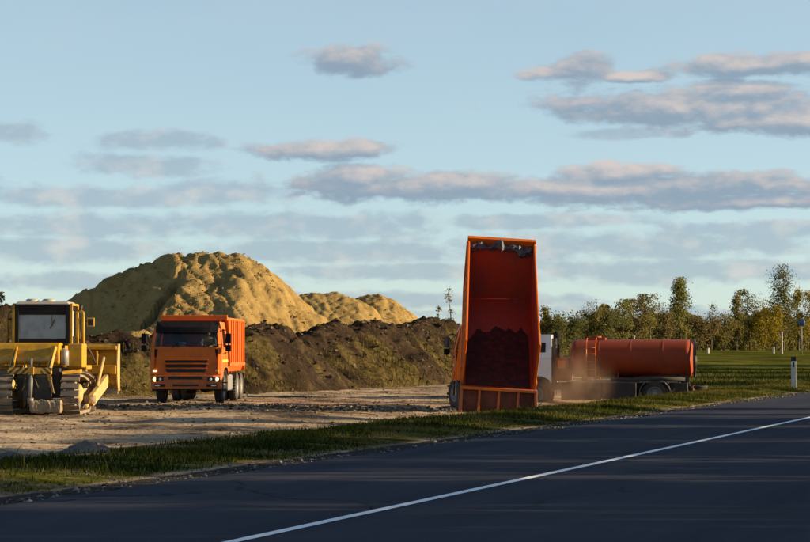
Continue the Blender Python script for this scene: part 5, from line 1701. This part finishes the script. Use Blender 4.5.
    MB().box(-bw + 0.02, bw - 0.02, by - 0.22, by - 0.10, 1.12, 1.40).build('blade_stiffener', 'yellow_paint', bo, 0.02)
    MB().box(-bw + 0.02, bw - 0.02, by - 0.16, by + 0.05, 1.88, 2.0).build('blade_stiffener', 'yellow_paint', bo, 0.02)
    MB().box(-bw, bw, by + 0.12, by + 0.22, 0.50, 0.68).build('cutting_edge', 'grey_metal', bo, 0.01)
    for x in (-1.1, -0.4, 0.4, 1.1):
        MB().prism([(by - 0.20, 0.75), (by - 0.05, 0.68), (by - 0.05, 1.95), (by - 0.18, 1.80)], 0, x - 0.03, x + 0.03).build('blade_web', 'yellow_paint', bo, 0.005)
    # push arms along the outside of the tracks, braces and lift cylinders
    for s in (-1, 1):
        pa = MB().prism([(1.15, 0.30), (1.35, 0.22), (2.1, 0.34), (4.35, 0.72), (4.45, 0.95), (4.40, 1.12), (2.2, 0.72), (1.2, 0.56)], 0, s * 1.32, s * 1.46)
        pa.build('push_arm', 'yellow_muddy', root, 0.02)
        MB().lathe([(s * 1.20, 0.001), (s * 1.20, 0.13), (s * 1.50, 0.13), (s * 1.50, 0.001)], 0, (0, 1.3, 0.42), 14).build('arm_pivot', 'track_steel', root)
        MB().tube([(s * 1.38, 2.5, 0.76), (s * 1.32, 4.30, 1.62)], 0.055, 10).build('blade_brace', 'yellow_muddy', root)
        MB().tube([(s * 0.62, 3.5, 1.90), (s * 0.74, 4.05, 1.40)], 0.075, 10).tube([(s * 0.74, 4.05, 1.40), (s * 0.84, 4.42, 1.05)], 0.04, 10).build('lift_cylinder', 'yellow_paint', root)
        hp = [(s * 0.62, 3.5, 1.95)] + [(s * (0.62 + 0.5 * t), 3.5 + 0.5 * t, 1.95 + 0.16 * math.sin(t * math.pi) - 0.5 * t * t) for t in np.linspace(0.1, 1, 9)]
        MB().tube(hp, 0.022, 6).build('hose', 'rubber', root)
        # headlamp on the fender
        MB().tube([(s * 1.0, 2.32, 1.42), (s * 1.0, 2.32, 1.62)], 0.02, 6).lathe([(2.24, 0.03), (2.28, 0.09), (2.38, 0.10), (2.385, 0.001)], 1, (s * 1.0, 0, 1.70), 14).build('head_lamp', 'dark_metal', root)


build_dozer()


# ------------------------------------------------------------------ roadside furniture
def build_furniture():
    Y = 88.0; x = place(793.3, Y); z = gz(x, Y)
    top = CAM_H + (350 - 356.6) / 2000 * Y
    h = top - z
    root = empty('marker_post', (x, Y, z), -TH, 'white roadside marker post with black top at the right edge', 'marker post')
    prof = [(-0.11, -0.05), (0.11, -0.05), (0.09, 0.055), (-0.09, 0.055)]
    MB().prism(prof, 2, -0.15, h - 0.20).build('post_body', 'white_paint', root, 0.012)
    MB().prism([(p[0] * 1.03, p[1] * 1.03) for p in prof], 2, h - 0.198, h).build('post_top', 'matt_black', root, 0.012)
    MB().box(-0.035, 0.035, -0.058, -0.048, h - 0.46, h - 0.24).build('reflector', 'matt_black', root)
    # thin pale posts on the rise by the trees
    for (px, py0, py1, Yd, w, lab) in ((781.5, 332, 353, 205, 0.11, 'tall thin pale post in front of the tall dark poplar'),
                                       (773.0, 347.5, 353, 207, 0.16, 'short white stub post just left of the tall thin post'),
                                       (707.5, 348.5, 353.5, 207, 0.18, 'short white stub post in the meadow right of the tank')):
        x = place(px, Yd); z = gz(x, Yd); hh = CAM_H + (350 - py0) / 2000 * Yd - z
        o = MB().prism([(w * math.cos(a) * 0.9, w * math.sin(a) * 0.9) for a in [2 * math.pi * k / 8 for k in range(8)]], 2, -0.3, hh)
        o.prism([(w * 1.05 * math.cos(a) * 0.9, w * 1.05 * math.sin(a) * 0.9) for a in [2 * math.pi * k / 8 for k in range(8)]], 2, hh + 0.002, hh + 0.05)
        o = o.build('pale_post', 'cream_paint', None, 0.01)
        o.location = (x, Yd, z)
        tag(o, lab, 'post')
    Yd = 200.0; x = place(801.5, Yd); z = gz(x, Yd)
    root = empty('road_sign', (x, Yd, z), R(-12), 'round dark blue road sign seen among the trees at the right edge', 'road sign')
    zc = CAM_H + (350 - 322.5) / 2000 * Yd - z
    MB().tube([(0, 0.03, -0.3), (0, 0.03, zc + 0.3)], 0.05, 10).build('sign_pole', 'grey_metal', root)
    MB().lathe([(0.0, 0.001), (0.0, 0.36), (0.02, 0.37), (0.02, 0.001)], 1, (0, -0.05, zc), 28).build('sign_disc', 'sign_blue', root)


build_furniture()

# ------------------------------------------------------------------ trees
def tree(name, label, x, y, H, shape, mat, seed, leaves=2600, leaf=0.22, width=None, group=None, bare=0.0, double=False, z=None, cat='tree'):
    """tapered trunk with limbs and twigs; the crown is leaf clumps set round the twigs"""
    rs = np.random.RandomState(seed)
    if z is None: z = gz(x, y) - 0.1
    root = empty(name, (x, y, z), 0.0, label, cat, group)
    W = width if width else {'poplar': 0.13, 'round': 0.30, 'bushy': 0.38, 'bare': 0.22}[shape] * H
    tr = MB()
    lean = rs.randn(2) * 0.02 * H
    stems = [(0.0, 1.0)] if not double else [(-0.30 * W, 0.90), (0.24 * W, 1.0)]
    tips = []
    if shape == 'bushy' and not double:
        stems = [(-0.5 * W, 0.85), (0.0, 1.0), (0.45 * W, 0.9)]
    for (ox, hs) in stems:
        pts = []
        nseg = 7
        for i in range(nseg + 1):
            t = i / nseg
            pts.append((ox * min(1, t * 2.2) + lean[0] * t + rs.randn() * 0.012 * H * t, lean[1] * t + rs.randn() * 0.012 * H * t, H * hs * t))
        r0 = 0.017 * H / (1.4 if len(stems) > 1 else 1)
        tr.tube(pts, [max(0.008, r0 * (1 - 0.93 * i / nseg)) for i in range(nseg + 1)], 7)
        nl = {'poplar': 26, 'round': 22, 'bushy': 13, 'bare': 26}[shape]
        for k in range(nl):
            t = {'poplar': 0.08, 'round': 0.10, 'bushy': 0.05, 'bare': 0.2}[shape] + rs.rand() ** 0.9 * 0.80
            i = min(nseg - 1, int(t * nseg)); f = t * nseg - i
            p = Vector(pts[i]).lerp(Vector(pts[i + 1]), f)
            a = rs.rand() * 2 * math.pi
            if shape == 'poplar':
                ln = W * (0.55 + 0.6 * rs.rand()) * (1.05 - 0.75 * t) * 1.2; up = 1.9
            elif shape == 'round':
                ln = W * (0.6 + 0.5 * rs.rand()) * math.sin(math.pi * min(1, max(0.12, (t - 0.12) * 1.1))) ** 0.6; up = 0.75
            elif shape == 'bushy':
                ln = W * (0.4 + 0.5 * rs.rand()) * (1.1 - 0.7 * t); up = 0.9
            else:
                ln = W * (0.5 + 0.6 * rs.rand()) * (1.15 - 0.8 * t); up = 1.4
            dvec = Vector((math.cos(a), math.sin(a), up * (0.7 + 0.5 * rs.rand())))
            dvec.normalize()
            L = ln * (1.5 if shape == 'poplar' else 1.2)
            q1 = p + dvec * L * 0.5 + Vector(rs.randn(3)) * 0.04 * L
            q2 = p + dvec * L + Vector((0, 0, 0.10 * L)) + Vector(rs.randn(3)) * 0.06 * L
            rl = max(0.010, r0 * 0.38 * (1 - 0.8 * t))
            tr.tube([p, q1, q2], [rl, rl * 0.6, 0.006], 5, False)
            tips += [q1, q2, q1.lerp(q2, 0.5)]
            for j in range(3):
                b0 = q1.lerp(q2, rs.rand())
                b1 = b0 + (dvec * 0.6 + Vector(rs.randn(3)) * 0.55).normalized() * L * (0.25 + 0.25 * rs.rand())
                tr.tube([b0, b1], [rl * 0.4, 0.004], 4, False)
                tips.append(b1); tips.append(b0.lerp(b1, 0.5))
        tips.append(Vector(pts[-1])); tips.append(Vector(pts[-2]))
    tr.build('trunk', 'bark', root)
    T = np.array([tuple(t) for t in tips])
    nt = len(T)
    wgt = np.clip(rs.rand(nt), 0.15, 1)
    if bare > 0:
        wgt = wgt * np.where(T[:, 2] > H * (1 - bare), 0.10, 1.0)
    idx = rs.choice(nt, leaves, p=wgt / wgt.sum())
    spread_ = {'poplar': 0.24, 'round': 0.20, 'bushy': 0.22, 'bare': 0.16}[shape] * W + 0.04
    P = T[idx] + rs.randn(leaves, 3) * spread_ * np.array([1, 1, 0.85])
    over = P[:, 2] > H
    P[over, 2] = H - np.abs(rs.randn(over.sum())) * 0.10 * H
    P[:, 2] = np.maximum(P[:, 2], 0.15)
    ctint = rs.rand(nt) * 0.55
    tint = np.clip(ctint[idx] + 0.45 * rs.rand(leaves), 0, 1)
    a = rs.randn(leaves, 3); a /= np.linalg.norm(a, axis=1)[:, None]
    c = rs.randn(leaves, 3); c -= (c * a).sum(1)[:, None] * a; c /= np.linalg.norm(c, axis=1)[:, None]
    sz = leaf * (0.6 + 0.7 * rs.rand(leaves))[:, None]
    V = np.stack([P - a * sz * 0.5, P + c * sz * 0.32, P + a * sz * 0.5, P - c * sz * 0.32], 1).reshape(-1, 3)
    F = np.arange(leaves * 4).reshape(-1, 4)
    np_mesh('crown', V, F, mat, False, {'tint': np.repeat(tint, 4)}, root)
    return root


def build_trees():
    G = 'trees along the far edge of the meadow'
    # bearing, crown top, distance, shape, leaf kind, width in px, bare top share, label
    rows = [
        (546, 305, 238, 'poplar', 'leaf_olive', 20, 0.0, 'slim olive tree just above the white cab of the tank truck'),
        (557, 311, 232, 'bushy', 'leaf_dark', 30, 0.1, 'dark bushy tree between the white cab and the front of the tank'),
        (573, 309, 236, 'bushy', 'leaf_dark', 32, 0.2, 'dark green bushy tree above the front end of the tank'),
        (592, 299, 240, 'round', 'leaf_olive', 26, 0.25, 'tree with bare spiky twigs above the manhole box of the tank'),
        (606, 305, 234, 'bushy', 'leaf_dark', 28, 0.1, 'dark tree right of the spiky one above the tank'),
        (622, 299, 238, 'round', 'leaf_green', 26, 0.0, 'yellowish-green tree above the middle of the tank'),
        (636, 299, 240, 'round', 'leaf_brown', 26, 0.0, 'brownish-olive tree left of the broad pale one above the tank'),
        (650, 294, 236, 'round', 'leaf_olive', 30, 0.0, 'broad pale olive tree above the rear half of the tank'),
        (664, 306, 234, 'bushy', 'leaf_brown', 26, 0.1, 'low brownish tree left of the tall pale poplar'),
        (680, 277, 240, 'poplar', 'leaf_green', 34, 0.0, 'tall pale green poplar above the rear end of the tank'),
        (697, 309, 236, 'bushy', 'leaf_brown', 28, 0.2, 'low brown bushy tree just right of the tall pale poplar'),
        (711, 304, 232, 'bare', 'leaf_brown', 26, 0.3, 'half-bare brown tree above the short stub post in the meadow'),
        (724, 309, 238, 'bushy', 'leaf_olive', 26, 0.15, 'olive bushy tree right of the half-bare brown tree'),
        (736, 290, 236, 'poplar', 'leaf_olive', 22, 0.0, 'slim pointed olive tree, left of a pair of pointed trees'),
        (750, 289, 238, 'round', 'leaf_green', 26, 0.0, 'greyish-green tree right of the slim pointed olive one'),
        (763, 297, 230, 'bushy', 'leaf_yellow', 22, 0.0, 'yellow-leaved tree left of the tall dark poplar'),
        (783, 264, 226, 'poplar', 'leaf_dark', 40, 0.0, 'tallest dark poplar with two tops near the right edge'),
        (775, 300, 221, 'bushy', 'leaf_yellow', 24, 0.0, 'bright yellow bushy tree at the foot of the tall dark poplar'),
        (798, 284, 222, 'poplar', 'leaf_yellow', 22, 0.1, 'slim yellow tree above the round road sign'),
        (810, 290, 218, 'round', 'leaf_yellow', 28, 0.0, 'yellow-green tree cut off by the right edge of the photo'),
        (831, 288, 220, 'round', 'leaf_yellow', 30, 0.0, 'yellow-green tree just outside the right edge of the photo'),
    ]
    for i, (px, py, Y, shp, mat, wpx, bare, lab) in enumerate(rows):
        Y = 204 + (px - 545) / 290 * 62 + (Y - 230) * 0.5
        x = place(px, Y)
        zb = gz(x, Y) - 0.1
        H = CAM_H + (350 - py) / 2000 * Y - zb
        wm = wpx / 2000 * Y * 0.42
        if shp == 'poplar': wm *= 0.72
        nme = {'poplar': 'poplar_tree', 'round': 'broadleaf_tree', 'bushy': 'bushy_tree', 'bare': 'half_bare_tree'}[shp]
        tree(nme, lab, x, Y, H, shp, mat, 700 + i, leaves=(5200 if px in (680, 783) else 2500) if shp != 'bare' else 1300, leaf=0.21, width=wm, group=G, bare=bare, double=(px == 783))
    # bare trees far behind the bank
    for (px, py, Y, w, lab, sd) in ((452, 289, 230, 16, 'pale bare tree rising behind the bank left of the raised bed', 801), (436, 306, 236, 10, 'small pale bare shrub behind the bank, left of the bare tree', 802), (2, 293, 150, 18, 'bare brown tree behind the bank at the left edge', 803)):
        x = place(px, Y); zb = gz(x, Y) - 0.2
        H = CAM_H + (350 - py) / 2000 * Y - zb
        tree('bare_tree', lab, x, Y, H, 'bare', 'leaf_brown' if px < 100 else 'leaf_olive', sd, leaves=420, leaf=0.20, width=w / 2000 * Y * 0.4, group='bare trees behind the bank')
    # thicket that fills in behind the row of trees: one mass
    rs = np.random.RandomState(77)
    n = 60000
    px = 535 + 330 * rs.rand(n)
    Y = 212 + (px - 545) / 290 * 62 + 14 * rs.rand(n)
    x = (px - 405) / 2000 * Y
    hh = 2.8 + 4.6 * (fbm(px * 0.05, Y * 0 + 1, 4, 900) + 0.30)
    zz = ground_z(x, Y) + hh * rs.rand(n) ** 1.15
    P = np.stack([x, Y, zz], 1)
    a = rs.randn(n, 3); a /= np.linalg.norm(a, axis=1)[:, None]
    c = rs.randn(n, 3); c -= (c * a).sum(1)[:, None] * a; c /= np.linalg.norm(c, axis=1)[:, None]
    sz = 0.34 * (0.6 + 0.8 * rs.rand(n))[:, None]
    V = np.stack([P - a * sz * 0.5, P + c * sz * 0.35, P + a * sz * 0.5, P - c * sz * 0.35], 1).reshape(-1, 3)
    tint = np.clip(0.4 + 1.0 * fbm(px * 0.07, zz * 0.4, 3, 910) + 0.25 * rs.randn(n), 0, 1)
    o = np_mesh('thicket', V, np.arange(4 * n).reshape(-1, 4), 'leaf_olive', False, {'tint': np.repeat(tint, 4)})
    tag(o, 'dense olive undergrowth filling in behind the row of trees', None, None, 'stuff')
    # the row of roadside trees out of the frame on the right, whose shade lies over the road
    k = 0
    for (x, y, H, shp) in SHADE:
        k += 1
        tree('roadside_tree', 'leafy tree beside the road, out of the frame on the right', x, y, H, shp, 'leaf_olive', 850 + k, leaves=6500, leaf=0.36, width=(0.33 if shp != 'poplar' else 0.10) * H, group='roadside trees right of the frame')


SHADE = [(26, 12, 8.5, 'round'), (27, 18, 9.0, 'round'), (25.5, 23.5, 8.0, 'bushy'), (28, 29, 9.5, 'round'), (30, 34.5, 9.0, 'round'), (31, 40.5, 8.4, 'round'),
         (33, 47, 9.6, 'bushy'), (37, 40.2, 11.5, 'poplar'), (39, 52.5, 11.5, 'poplar'), (41, 57.0, 10.5, 'poplar'), (46, 104, 9, 'round'), (50, 112, 10, 'round'), (48, 121, 9, 'bushy'), (52, 131, 10, 'round'), (44, 142, 8.5, 'bushy'), (47, 151, 9, 'round'), (45, 160, 8, 'bushy'), (49, 168, 9, 'round')]
build_trees()


# ------------------------------------------------------------------ dust stirred up between the lorries
def build_dust():
    m = bpy.data.materials.new('dust')
    m.use_nodes = True
    nt = m.node_tree; nt.nodes.clear()
    b = NB(nt)
    out = b.n('ShaderNodeOutputMaterial')
    co = objco(b)
    r = b.vmath('LENGTH', co)
    fall = b.smooth(r, 1.0, 0.15)
    nz = b.smooth(b.noise(b.vmath('MULTIPLY', co, (1.6, 1.6, 1.3)), 1.3, 4, 0.6), 0.36, 0.72)
    pv = b.n('ShaderNodeVolumePrincipled')
    b.put(pv.inputs['Color'], (0.50, 0.34, 0.23))
    b.put(pv.inputs['Density'], b.math('MULTIPLY', b.math('MULTIPLY', fall, nz), 0.42))
    nt.links.new(pv.outputs[0], out.inputs['Volume'])
    MAT['dust'] = m
    Y = 75.5
    d = MB()
    n, k = 14, 20
    prof = [(-math.cos(math.pi * i / n), max(0.001, math.sin(math.pi * i / n))) for i in range(n + 1)]
    d.lathe(prof, 2, (0, 0, 0), k)
    o = d.build('dust_cloud', 'dust', None)
    o.location = (place(572, Y), Y, 0.35)
    o.scale = (1.9, 2.2, 1.9)
    tag(o, 'brown dust cloud hanging between the tipped bed and the tank', None, None, 'stuff')


build_dust()
